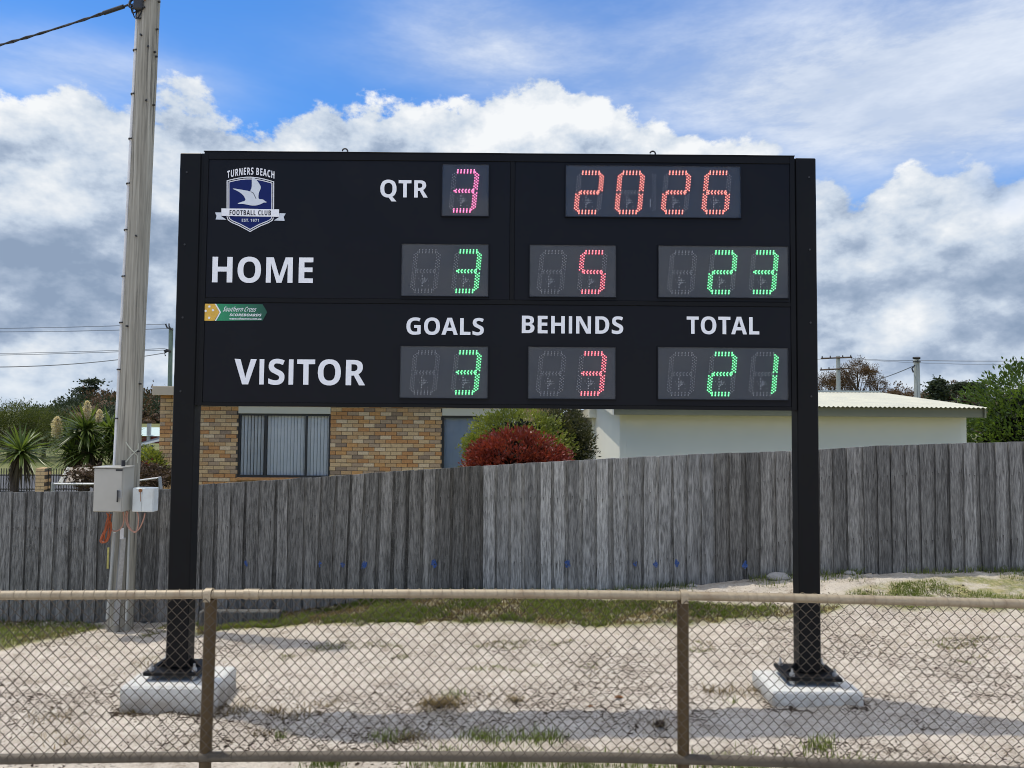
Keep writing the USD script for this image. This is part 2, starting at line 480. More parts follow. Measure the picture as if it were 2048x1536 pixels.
def galv(name, base, rust, amount, rough=0.5, metallic=0.35):
    g = G()
    p = g.pos()
    n = g.noise(p, 6.0, 7, 0.65)
    f = g.noise(p, 55.0, 5, 0.65)
    b = np.array(base, float)
    col = g.ramp(f, [(0.25, b * 0.78), (0.75, b * 1.15)])
    col = g.mix(g.m('multiply', g.rng(g.plus(g.mul(n, 0.7), g.mul(f, 0.3)), 0.62 - amount, 0.80 - amount), 0.85, clamp=True), col, tuple(rust))
    return g.done(name, g.bsdf(col, rough, metallic=metallic, normal=g.bump(f, 0.25, 0.003)))


def pole_material(name, dark, light):
    g = G()
    p = g.pos()
    q = g.add('vector_math', 'vector', math_type='add', vector1=p, vector2=g.add('vector_math', 'vector', math_type='scale', vector1=g.noise(g.mapping(p, (5, 5, 0.8)), 1.0, 3, 0.5, 'color'), scale=0.03))
    gr = g.noise(g.mapping(q, (75, 75, 1.6)), 1.0, 6, 0.66)
    br = g.noise(g.mapping(q, (16, 16, 0.5)), 1.0, 5, 0.6)
    d, l = np.array(dark), np.array(light)
    f = g.plus(g.mul(gr, 0.6), g.mul(br, 0.4))
    col = g.ramp(f, [(0.32, d * 0.5), (0.42, d), (0.66, l)])
    crack = g.rng(g.noise(g.mapping(q, (42, 42, 0.45)), 1.0, 4, 0.55), 0.575, 0.635)
    col = g.mix(g.mul(crack, 0.75), col, tuple(d * 0.35))
    return g.done(name, g.bsdf(col, 0.85, normal=g.bump(g.minus(f, g.mul(crack, 0.6)), 0.6, 0.008)))


M_SAND = sand_material()
M_GRASS = leaf_material('grass_blades', [(0.0, (0.07, 0.10, 0.018)), (0.35, (0.18, 0.22, 0.045)), (0.65, (0.34, 0.335, 0.095)), (1.0, (0.58, 0.49, 0.25))], 0.55, 0.45, 0.3, 1.3)
M_DRYGRASS = leaf_material('dry_grass', [(0.0, (0.10, 0.07, 0.03)), (0.5, (0.26, 0.19, 0.085)), (1.0, (0.42, 0.34, 0.17))], 0.7, 0.2, 0.2)
M_LITTER = leaf_material('litter', [(0.0, (0.024, 0.016, 0.010)), (0.5, (0.08, 0.056, 0.037)), (0.85, (0.18, 0.13, 0.085)), (1.0, (0.32, 0.21, 0.13))], 0.85, 0.0, 0.2)
M_BLACK = black_coat('black_powder_coat', (0.0045, 0.0047, 0.0052), 0.42)
M_PANEL = black_coat('black_panel', (0.0052, 0.0058, 0.0082), 0.38)
M_PLATE = simple('display_face', (0.070, 0.074, 0.084), 0.5, 0.10, 9.0)
M_WHITEV = simple('white_vinyl', (0.80, 0.81, 0.82), 0.5, 0.03, 8.0)
M_LED_OFF = simple('clear_led', (0.62, 0.63, 0.65), 0.25, 0.3, 60.0)
M_LED_WHITE = simple('white_led', (0.75, 0.76, 0.78), 0.3, 0.1, 60.0)
M_PANE = glass_material('clear_cover', (0.97, 0.975, 0.98), 1.25, 0.06)
g = G()
p = g.pos()
zc = g.add('separate_xyz', 'x', vector=p).split('.')[0]
n = g.noise(p, 6.5, 7, 0.66)
fine = g.noise(p, 85.0, 5, 0.65)
col = g.ramp(g.plus(g.mul(n, 0.6), g.mul(fine, 0.4)), [(0.3, (0.42, 0.415, 0.38)), (0.5, (0.55, 0.545, 0.505)), (0.7, (0.65, 0.645, 0.60))])
soil = g.rng(g.plus(g.minus(0.160, zc + '.z'), g.mul(g.minus(n, 0.5), 0.40)), 0.0, 0.09)
col = g.mix(g.mul(soil, 0.75), col, (0.20, 0.165, 0.12))
col = g.mix(g.mul(g.rng(g.noise(p, 19.0, 6, 0.7), 0.56, 0.70), 0.45), col, (0.24, 0.22, 0.18))
pits = g.rng(g.vor(p, 60.0), 0.0, 0.16, 1.0, 0.0)
col = g.mix(g.mul(pits, 0.5), col, (0.16, 0.15, 0.13))
M_CONCRETE = g.done('concrete', g.bsdf(col, 0.9, normal=g.bump(g.minus(fine, pits), 0.45, 0.006)))
M_RAIL = galv('old_galvanised_pipe', (0.34, 0.275, 0.18), (0.17, 0.105, 0.052), 0.10, 0.50, 0.12)
M_POST = galv('rusty_fence_post', (0.085, 0.052, 0.018), (0.045, 0.025, 0.009), 0.08, 0.6, 0.10)
M_LOWRAIL = galv('dull_galvanised_pipe', (0.115, 0.095, 0.068), (0.055, 0.043, 0.028), 0.10, 0.6, 0.15)
M_WIRE = galv('fence_wire', (0.095, 0.073, 0.05), (0.05, 0.034, 0.02), 0.06, 0.45, 0.3)
M_ZINC = galv('zinc', (0.40, 0.41, 0.41), (0.35, 0.33, 0.30), -0.05, 0.4, 0.7)
M_PALE_OLD = paling_material('old_paling', (0.112, 0.110, 0.101), (0.255, 0.250, 0.232), False, True)
M_PALE_PINE = paling_material('pine_paling', (0.228, 0.230, 0.222), (0.44, 0.445, 0.43), True, False)
M_PALE_DARK = paling_material('dark_paling', (0.142, 0.138, 0.127), (0.30, 0.295, 0.272), False, False)
M_BRICK = brick_material()
M_MORTAR = simple('mortar', (0.085, 0.07, 0.055), 0.95, 0.12, 30.0, 0.2)
M_CREAM = simple('cream_paint', (0.66, 0.63, 0.52), 0.6, 0.03, 2.0)
M_FIBRO = simple('cream_wall', (0.82, 0.785, 0.66), 0.75, 0.035, 1.2, 0.05)
M_FASCIA = simple('grey_green_fascia', (0.235, 0.225, 0.15), 0.8, 0.05, 3.0, spec=0.15)
M_ROOF = simple('cream_iron_roof', (0.50, 0.485, 0.375), 0.5, 0.09, 2.0, dirt=(0.40, 0.395, 0.33))
M_RIDGE = simple('grey_green_metal', (0.10, 0.125, 0.11), 0.5, 0.1, 3.0)
M_POLE = pole_material('weathered_pole', (0.225, 0.21, 0.165), (0.46, 0.435, 0.355))
M_GREENPOLE = pole_material('treated_pole', (0.13, 0.18, 0.13), (0.24, 0.29, 0.22))
M_PALEPOLE = pole_material('pale_pole', (0.34, 0.36, 0.33), (0.50, 0.52, 0.48))
M_DKMETAL = simple('dark_metal', (0.022, 0.022, 0.022), 0.5, 0.2, 40.0)
M_CABLE = simple('black_cable', (0.012, 0.012, 0.014), 0.55, 0.1, 30.0)
M_PVC = simple('white_conduit', (0.72, 0.72, 0.70), 0.5, 0.05, 6.0, dirt=(0.5, 0.49, 0.45))
M_GREYPVC = simple('grey_conduit', (0.38, 0.39, 0.36), 0.5, 0.06, 8.0)
M_STEELBOX = simple('grey_steel_cabinet', (0.40, 0.39, 0.345), 0.42, 0.12, 3.5, metallic=0.25)
M_WHITEBOX = simple('pale_box', (0.62, 0.66, 0.64), 0.5, 0.05, 7.0, dirt=(0.50, 0.50, 0.45))
M_RUST = simple('rust', (0.24, 0.10, 0.035), 0.85, 0.3, 60.0)
M_ORANGE = simple('orange_tape', (0.42, 0.10, 0.03), 0.6, 0.25, 20.0)
M_PINKCABLE = simple('pink_cable', (0.45, 0.24, 0.17), 0.55, 0.12, 20.0)
M_CHALK = simple('faded_paint', (0.50, 0.50, 0.40), 0.9, 0.12, 40.0)
M_BARK = simple('bark', (0.085, 0.06, 0.045), 0.9, 0.35, 20.0, 0.5)
M_ASPHALT = simple('asphalt', (0.065, 0.066, 0.07), 0.9, 0.12, 5.0)
M_WOODRAW = simple('raw_timber', (0.35, 0.30, 0.24), 0.85, 0.15, 8.0)
M_STONE = simple('stone', (0.36, 0.34, 0.31), 0.9, 0.25, 12.0, 0.5)

# ------------------------------------------------------------------ ground
def spaced(a, b, step, far_lo, far_hi, n):
    core = np.arange(a, b + step / 2, step)
    lo = a - np.geomspace(step * 2, a - far_lo, n)[::-1]
    hi = b + np.geomspace(step * 2, far_hi - b, n)
    return np.concatenate([lo, core, hi])


gx = spaced(-4.6, 4.7, 0.021, -4000, 4000, 60)
gy = spaced(2.75, 6.75, 0.021, -600, 6000, 70)
XX, YY = np.meshgrid(gx, gy, indexing='ij')
ZZ = heights(XX, YY)
near = np.clip((7.2 - YY) / 0.6, 0, 1) * np.clip((YY - 2.0) / 0.6, 0, 1) * np.clip((5.2 - np.abs(XX)) / 0.5, 0, 1)
pp = np.stack([XX, YY, XX * 0], -1)


def lumps(pp):
    a = meshkit.fbm(pp * 3.1, 3, 5) - 0.5
    b = meshkit.fbm(pp * np.array([11, 13, 1.0]), 3, 9) - 0.5
    c = meshkit.noise(pp * np.array([34, 38, 1.0]), 21)
    prints = np.clip(meshkit.noise(pp * np.array([8.5, 9.5, 1.0]), 33) - 0.66, 0, 1) * np.clip(meshkit.noise(pp * 1.1, 44) - 0.25, 0, 1)
    return a * 0.035 + b * 0.026 + (c - 0.5) * 0.010 - prints * 0.11


ZZ = ZZ + near * lumps(pp)
nx, ny = XX.shape
ii, jj = np.meshgrid(np.arange(nx - 1), np.arange(ny - 1), indexing='ij')
q = np.stack([ii * ny + jj, (ii + 1) * ny + jj, (ii + 1) * ny + jj + 1, ii * ny + jj + 1], -1).reshape(-1, 4)
ground = obj('ground', (np.stack([XX, YY, ZZ], -1).reshape(-1, 3), q), M_SAND, kind='structure', smooth=True)


def px_poly(pts):
    return Polygon([tuple(on_ground(a, b)[:2]) for a, b in pts]).buffer(0)


STRIP_B = px_poly([(395, 1228), (520, 1226), (560, 1216), (640, 1210), (720, 1203), (860, 1196), (1000, 1196), (1150, 1200), (1365, 1206), (1560, 1214), (1680, 1216), (1640, 1228), (1500, 1234), (1365, 1246), (1200, 1251), (1000, 1244), (800, 1246), (560, 1253), (440, 1263), (395, 1272)])
STRIP_A = px_poly([(-300, 1240), (0, 1242), (140, 1244), (205, 1252), (130, 1272), (60, 1287), (0, 1302), (-300, 1330)])
STRIP_C = px_poly([(1665, 1196), (1760, 1172), (1900, 1156), (2048, 1158), (2650, 1160), (2700, 1240), (2048, 1224), (1900, 1217), (1760, 1212), (1665, 1208)])
turf = np.zeros(XX.shape)
for poly_, amt in ((STRIP_B, 1.0), (STRIP_A, 0.9), (STRIP_C, 0.85)):
    inside = contains_xy(poly_.buffer(0.03), XX.ravel(), YY.ravel()).reshape(XX.shape)
    turf = np.maximum(turf, inside * amt)
soft = turf.copy()
for _ in range(3):
    soft[1:-1, 1:-1] = (soft[1:-1, 1:-1] + soft[:-2, 1:-1] + soft[2:, 1:-1] + soft[1:-1, :-2] + soft[1:-1, 2:]) / 5
UsdGeom.PrimvarsAPI(ground).CreatePrimvar('turf', Sdf.ValueTypeNames.FloatArray, 'vertex').Set([float(x) for x in soft.ravel()])


def gz(X, Y):
    X, Y = np.asarray(X, float), np.asarray(Y, float)
    n = np.clip((7.2 - Y) / 0.6, 0, 1) * np.clip((Y - 2.0) / 0.6, 0, 1) * np.clip((5.2 - np.abs(X)) / 0.5, 0, 1)
    return heights(X, Y) + n * lumps(np.stack([X, Y, X * 0], -1))


# ------------------------------------------------------------------ paling fence
FY = 6.28
tx = [-1000, 0, 180, 340, 400, 600, 800, 1000, 1200, 1430, 1600, 1750, 1900, 2048, 3200]
ty = [983, 985, 983, 978, 970, 957, 942, 930, 918, 907, 902, 892, 887, 884, 878]
bx = [-1000, 0, 340, 400, 600, 700, 860, 900, 1200, 1300, 1430, 1480, 1530, 1580, 1650, 1900, 2048, 3200]
by = [1243, 1243, 1246, 1246, 1226, 1206, 1188, 1180, 1184, 1178, 1168, 1158, 1152, 1142, 1140, 1137, 1137, 1132]
top_pts = np.array([P(a, b, FY) for a, b in zip(tx, ty)])
bot_pts = np.array([P(a, b, FY) for a, b in zip(bx, by)])
fence = thing('paling_fence', 'long weathered grey timber paling fence behind the scoreboard', 'fence', (0, FY, 0))


def paling(x, w, y, th, dz, lean, ragged):
    zt = np.interp(x, top_pts[:, 0], top_pts[:, 2]) + dz
    zb = np.interp(x, bot_pts[:, 0], bot_pts[:, 2]) + R.normal(0, 0.008)
    zb -= 0.012 + (0.03 if x > 1.2 else 0.0)
    n = 5
    zs = np.linspace(0, 1, n)
    bow = R.normal(0, 0.0022, n)
    slope = (np.interp(x + .1, top_pts[:, 0], top_pts[:, 2]) - np.interp(x - .1, top_pts[:, 0], top_pts[:, 2])) / .2
    v = []
    for k, t in enumerate(zs):
        for sx in (-1, 1):
            for sy in (0, 1):
                z = zb + (zt - zb) * t
                if k == n - 1:
                    z += slope * sx * w / 2
                if k == 0:
                    z += R.normal(0, 0.006)
                v.append((x + sx * (w / 2 + R.normal(0, 0.0012)) + lean * (t - 0.5) * (zt - zb) + bow[k], y + sy * th + R.normal(0, 0.0015) + (0.004 if sx > 0 else 0), z))
    v = np.array(v)
    f = []
    for k in range(n - 1):
        a = k * 4; b = a + 4
        for (p, q_) in ((0, 2), (2, 3), (3, 1), (1, 0)):
            f += [(a + p, b + p, b + q_), (a + p, b + q_, a + q_)]
    f += [(0, 2, 3), (0, 3, 1), ((n - 1) * 4, (n - 1) * 4 + 1, (n - 1) * 4 + 3), ((n - 1) * 4, (n - 1) * 4 + 3, (n - 1) * 4 + 2)]
    return v, np.array(f)[:, ::-1]


x = -8.4
k = 0
while x < 9.0:
    pitch = 0.129 + R.normal(0, 0.006)
    px = proj((x, FY, 1.0))[0]
    pine = (975 < px < 1432 and not (px < 1030 and R.random() < 0.4)) or (890 < px <= 975 and R.random() < 0.35)
    dark = px >= 1432
    mat_ = M_PALE_PINE if pine else (M_PALE_DARK if dark else M_PALE_OLD)
    w = R.uniform(0.086, 0.106)
    obj('paling', paling(x, w, FY + R.normal(0, 0.002), 0.016, R.normal(0, 0.0015), R.normal(0, 0.006) + (0.02 if 620 < px < 800 else 0), True), mat_, fence)
    obj('paling', paling(x + pitch / 2, 0.088, FY + 0.0175 + R.normal(0, 0.001), 0.015, R.normal(-0.001, 0.0015), R.normal(0, 0.005), False), mat_, fence)
    x += pitch
for dz in (0.25, 0.82):
    b = MB()
    xs = np.linspace(-8.4, 9.0, 36)
    for a, c in zip(xs[:-1], xs[1:]):
        za, zc = (np.interp(v_, bot_pts[:, 0], bot_pts[:, 2]) + dz for v_ in (a, c))
        b.tube([(a, FY + 0.075, za), (c, FY + 0.075, zc)], 0.035, 4)
    obj('fence_rail', b.mesh(), M_PALE_OLD, fence)
nails = MB()
for x_ in np.arange(-8.3, 8.9, 0.0645):
    for dz in (0.25, 0.82):
        zn = np.interp(x_, bot_pts[:, 0], bot_pts[:, 2]) + dz + R.normal(0, 0.012)
        nx_ = x_ + R.normal(0, 0.012)
        nails.tube([(nx_, FY - 0.0055, zn), (nx_, FY - 0.002, zn)], 0.0032, 6)
        nails.add(extrude_xz(Polygon([(nx_ - 0.002, zn), (nx_ + 0.002, zn), (nx_ + 0.001, zn - R.uniform(0.02, 0.07)), (nx_ - 0.001, zn - 0.02)]), FY - 0.0050, FY - 0.0045))
obj('nail_heads', nails.mesh(), simple('rusty_nail', (0.030, 0.022, 0.017), 0.8, 0.3, 40.0), fence, kind='stuff')
# smudges of blue marking paint low on the palings
M_BLUEPAINT = None
g = G()
p_ = g.pos()
a_ = g.bsdf((0.02, 0.06, 0.20), 0.8)
M_BLUEPAINT = g.done('blue_paint', g.add('mix_closure', 'closure', fac=g.rng(g.noise(g.mapping(p_, (90, 90, 45)), 1.0, 5, 0.7), 0.42, 0.56), closure1=g.add('transparent_bsdf', 'BSDF'), closure2=a_))
for px, py, rr in ((492, 1127, 0.018), (640, 1128, 0.018), (685, 1130, 0.02), (728, 1130, 0.026), (868, 1127, 0.026), (1135, 1127, 0.026), (1271, 1128, 0.020), (1311, 1128, 0.022), (1353, 1127, 0.024), (1489, 1130, 0.026)):
    rr *= 1.25
    c = P(px, py, FY - 0.0075)
    an = np.linspace(0, 2 * math.pi, 14)[:-1]
    rad = rr * R.uniform(0.55, 1.25, 13)
    obj('paint_mark', extrude_xz(Polygon(np.stack([c[0] + rad * np.cos(an) * 0.8, c[2] + rad * np.sin(an) * 1.15], 1)).buffer(0), FY - 0.0075, FY - 0.0068), M_BLUEPAINT, fence)

# stones and a timber edging at the foot of the fence
for px, py, s, lab in ((1556, 1147, 0.10, 'flat grey stone under the palings left of the right scoreboard post'), (1600, 1143, 0.0, None), (1385, 1172, 0.045, 'small pale stone at the fence foot where pine palings end'), (965, 1190, 0.07, 'low grey rock at the fence foot under the first pine palings'),
                       (1700, 1143, 0.05, 'small brown stone at the fence foot right of the right scoreboard post'), (1258, 1182, 0.035, 'tiny pale pebble at the fence foot below the pine palings')):
    if not lab:
        continue
    c = P(px, py, FY - 0.06)
    s_ = trimesh.creation.icosphere(2, 1.0)
    v = np.array(s_.vertices)
    v *= (1 + 0.5 * (meshkit.fbm(v * 1.7 + px, 3, 3) - 0.5))[:, None]
    v = v * np.array([s, s * 0.6, s * 0.42])
    c[2] = gz(c[0], c[1]) + s * 0.2
    st_ = thing('stone', lab, 'stone', c)
    obj('stone_body', (v + c, np.array(s_.faces)), M_STONE, st_, smooth=40)
c0, c1 = P(560, 1222, 6.05), P(425, 1232, 6.05)
for c in (c0, c1):
    c[2] = gz(c[0], c[1]) + 0.02
edg = obj('timber_edging', rotz(box((c1[0] - 0.1, 6.02, min(c0[2], c1[2]) - 0.05), (c0[0], 6.10, c0[2] + 0.05), 0.008), 0.02, np.array([c0[0], 6.05, 0])), M_PALE_OLD)
info(edg, 'low grey timber edging sunk in the grass right of the left scoreboard post', 'edging')

# ------------------------------------------------------------------ concrete footings
BF = 4.25                                   # front plane of the posts


def footing(x0, x1, y0, y1, zt, label, rz, seed):
    b = box((x0, y0, zt - 0.45), (x1, y1, zt), 0.012)
    m_ = trimesh.Trimesh(*b, process=True)
    m_ = m_.subdivide_to_size(0.035)
    v = np.array(m_.vertices)
    v += (np.stack([meshkit.fbm(v * 14, 3, seed + k) for k in range(3)], 1) - 0.5) * 0.007
    v, f = rotz((v, np.array(m_.faces)), rz, np.array([(x0 + x1) / 2, (y0 + y1) / 2, 0]))
    t = thing('concrete_footing', label, 'footing', ((x0 + x1) / 2, (y0 + y1) / 2, zt - 0.2))
    obj('concrete_block', (v, f), M_CONCRETE, t, smooth=35)


footing(-2.215, -1.68, 4.10, 4.45, 0.192, 'pale concrete footing block under the left scoreboard post', 0.0, 1)
footing(1.495, 2.013, 4.10, 4.46, 0.192, 'pale soil-stained concrete footing block under the right scoreboard post', 0.0, 11)

# ------------------------------------------------------------------ scoreboard
sb = thing('scoreboard', 'large black electronic football scoreboard on two black steel posts', 'scoreboard', (0, BF, 0.2))
FR = BF - 0.012                             # face of the panels


def W(px, py):
    """(x, z) on the face of the board."""
    p = P(px, py, FR)
    return np.array([p[0], p[2]])


def rect(px0, py0, px1, py1):
    a, b, c, d = W(px0, py0), W(px1, py0), W(px0, py1), W(px1, py1)
    return (a[0] + c[0]) / 2, (c[1] + d[1]) / 2, (b[0] + d[0]) / 2, (a[1] + b[1]) / 2


zt_post = (P(361, 305, BF)[2] + P(1632, 316, BF)[2]) / 2
xl0, xl1 = P(360, 306, BF)[0], P(403, 306, BF)[0]
xr0, xr1 = P(1590, 316, BF)[0], P(1632, 316, BF)[0]
PD = 0.095
for (a, b, cx) in ((xl0, xl1, -1), (xr0, xr1, 1)):
    post = obj('post', box((a, BF, 0.2455), (b, BF + PD, zt_post), 0.006), M_BLACK, sb)
    mid = (a + b) / 2
    rzp = 0.0 if cx < 0 else -0.05
    pl = rotz(box((mid - 0.16, BF - 0.07, 0.222), (mid + 0.16, BF + PD + 0.075, 0.243), 0.003), rzp, np.array([mid, BF + 0.05, 0]))
    obj('base_plate', pl, M_BLACK, post)
    for sx in (-1, 1):
        for sy in (0, 1):
            bx_, by_ = mid + sx * 0.125, BF + (-0.04 if sy == 0 else PD + 0.045)
            m_ = MB()
            m_.tube([(bx_, by_, 0.17), (bx_, by_, 0.285)], 0.007, 8)
            for zz_ in (0.207, 0.2435):
                m_.tube([(bx_, by_, zz_ - 0.008 if zz_ < .22 else zz_), (bx_, by_, zz_ + (0.010 if zz_ < .22 else 0.016))], 0.016, 6)
            obj('anchor_bolt', m_.mesh(), M_ZINC, post)
    for sx in (-1, 1):                       # stiffening gussets
        gq = Polygon([(mid + sx * (b - a) / 2, 0.2435), (mid + sx * 0.13, 0.2435), (mid + sx * 0.11, 0.258), (mid + sx * (b - a) / 2, 0.305)])
        obj('gusset', extrude_xz(gq, BF + 0.03, BF + 0.042), M_BLACK, post)
    for zz_ in np.linspace(zt_post - 0.12, zt_post - 1.45, 4):   # fixing screws on the post's face
        obj('screw', tube([(mid + 0.02 * cx, BF - 0.003, zz_), (mid + 0.02 * cx, BF + 0.004, zz_)], 0.006, 8), M_DKMETAL, post)

bx0, bz0, bx1, bz1 = rect(402.5, 303.5, 1590, 813)
bz0 = (W(402, 812)[1] + W(1580, 821)[1]) / 2
bz1 = (W(402, 303)[1] + W(1590, 314)[1]) / 2
obj('cabinet', box((min(bx0, xl1) + 0.001, BF + 0.004, bz0 + 0.004), (max(bx1, xr0) - 0.001, BF + 0.098, bz1 - 0.004)), M_BLACK, sb)
# perimeter frame, mullion and middle rail, with the face panels sitting a touch behind them
fw_ = 0.027
xm0, xm1 = W(1020, 460)[0], W(1029, 460)[0]
zr0, zr1 = W(1000, 609)[1], W(1000, 600)[1]
zt_ = bz1 - 0.042
frames = [((bx0, FR - 0.004, bz0), (bx0 + fw_, FR + 0.03, bz1)), ((bx1 - fw_, FR - 0.004, bz0), (bx1, FR + 0.03, bz1)), ((bx0 + fw_, FR - 0.004, bz1 - 0.045), (bx1 - fw_, FR + 0.03, bz1)),
          ((bx0 + fw_, FR - 0.004, bz0), (bx1 - fw_, FR + 0.03, bz0 + 0.022)), ((bx0 + fw_, FR - 0.003, zr0), (bx1 - fw_, FR + 0.03, zr1)), ((xm0, FR - 0.0025, zr1), (xm1, FR + 0.03, bz1 - 0.045))]
for lo, hi in frames:
    obj('frame_bar', box(lo, hi, 0.0015), M_BLACK, sb)
obj('top_cap', box((bx0 - 0.004, FR - 0.006, bz1), (bx1 + 0.004, BF + 0.10, bz1 + 0.006), 0.001), M_BLACK, sb)
gp = 0.0022
panels = [(bx0 + fw_ + gp, zr1 + gp, xm0 - gp, bz1 - 0.045 - gp), (xm1 + gp, zr1 + gp, bx1 - fw_ - gp, bz1 - 0.045 - gp), (bx0 + fw_ + gp, bz0 + 0.022 + gp, bx1 - fw_ - gp, zr0 - gp)]
for a, b, c, d in panels:
    obj('face_panel', box((a, FR, b), (c, FR + 0.009, d)), M_PANEL, sb)
for px in (689, 1306):
    p = P(px, 306 if px < 1000 else 312, BF + 0.02)
    z0_ = bz1 + 0.006
    an = np.linspace(0, 2 * math.pi, 19)
    m_ = MB()
    m_.tube(np.stack([p[0] + 0.0165 * np.cos(an), an * 0 + BF + 0.03, z0_ + 0.020 + 0.0165 * np.sin(an)], 1), 0.0048, 8)
    m_.tube([(p[0], BF + 0.03, z0_ - 0.02), (p[0], BF + 0.03, z0_ + 0.004)], 0.008, 8)
    obj('lifting_eye', m_.mesh(), M_DKMETAL, sb, smooth=40)

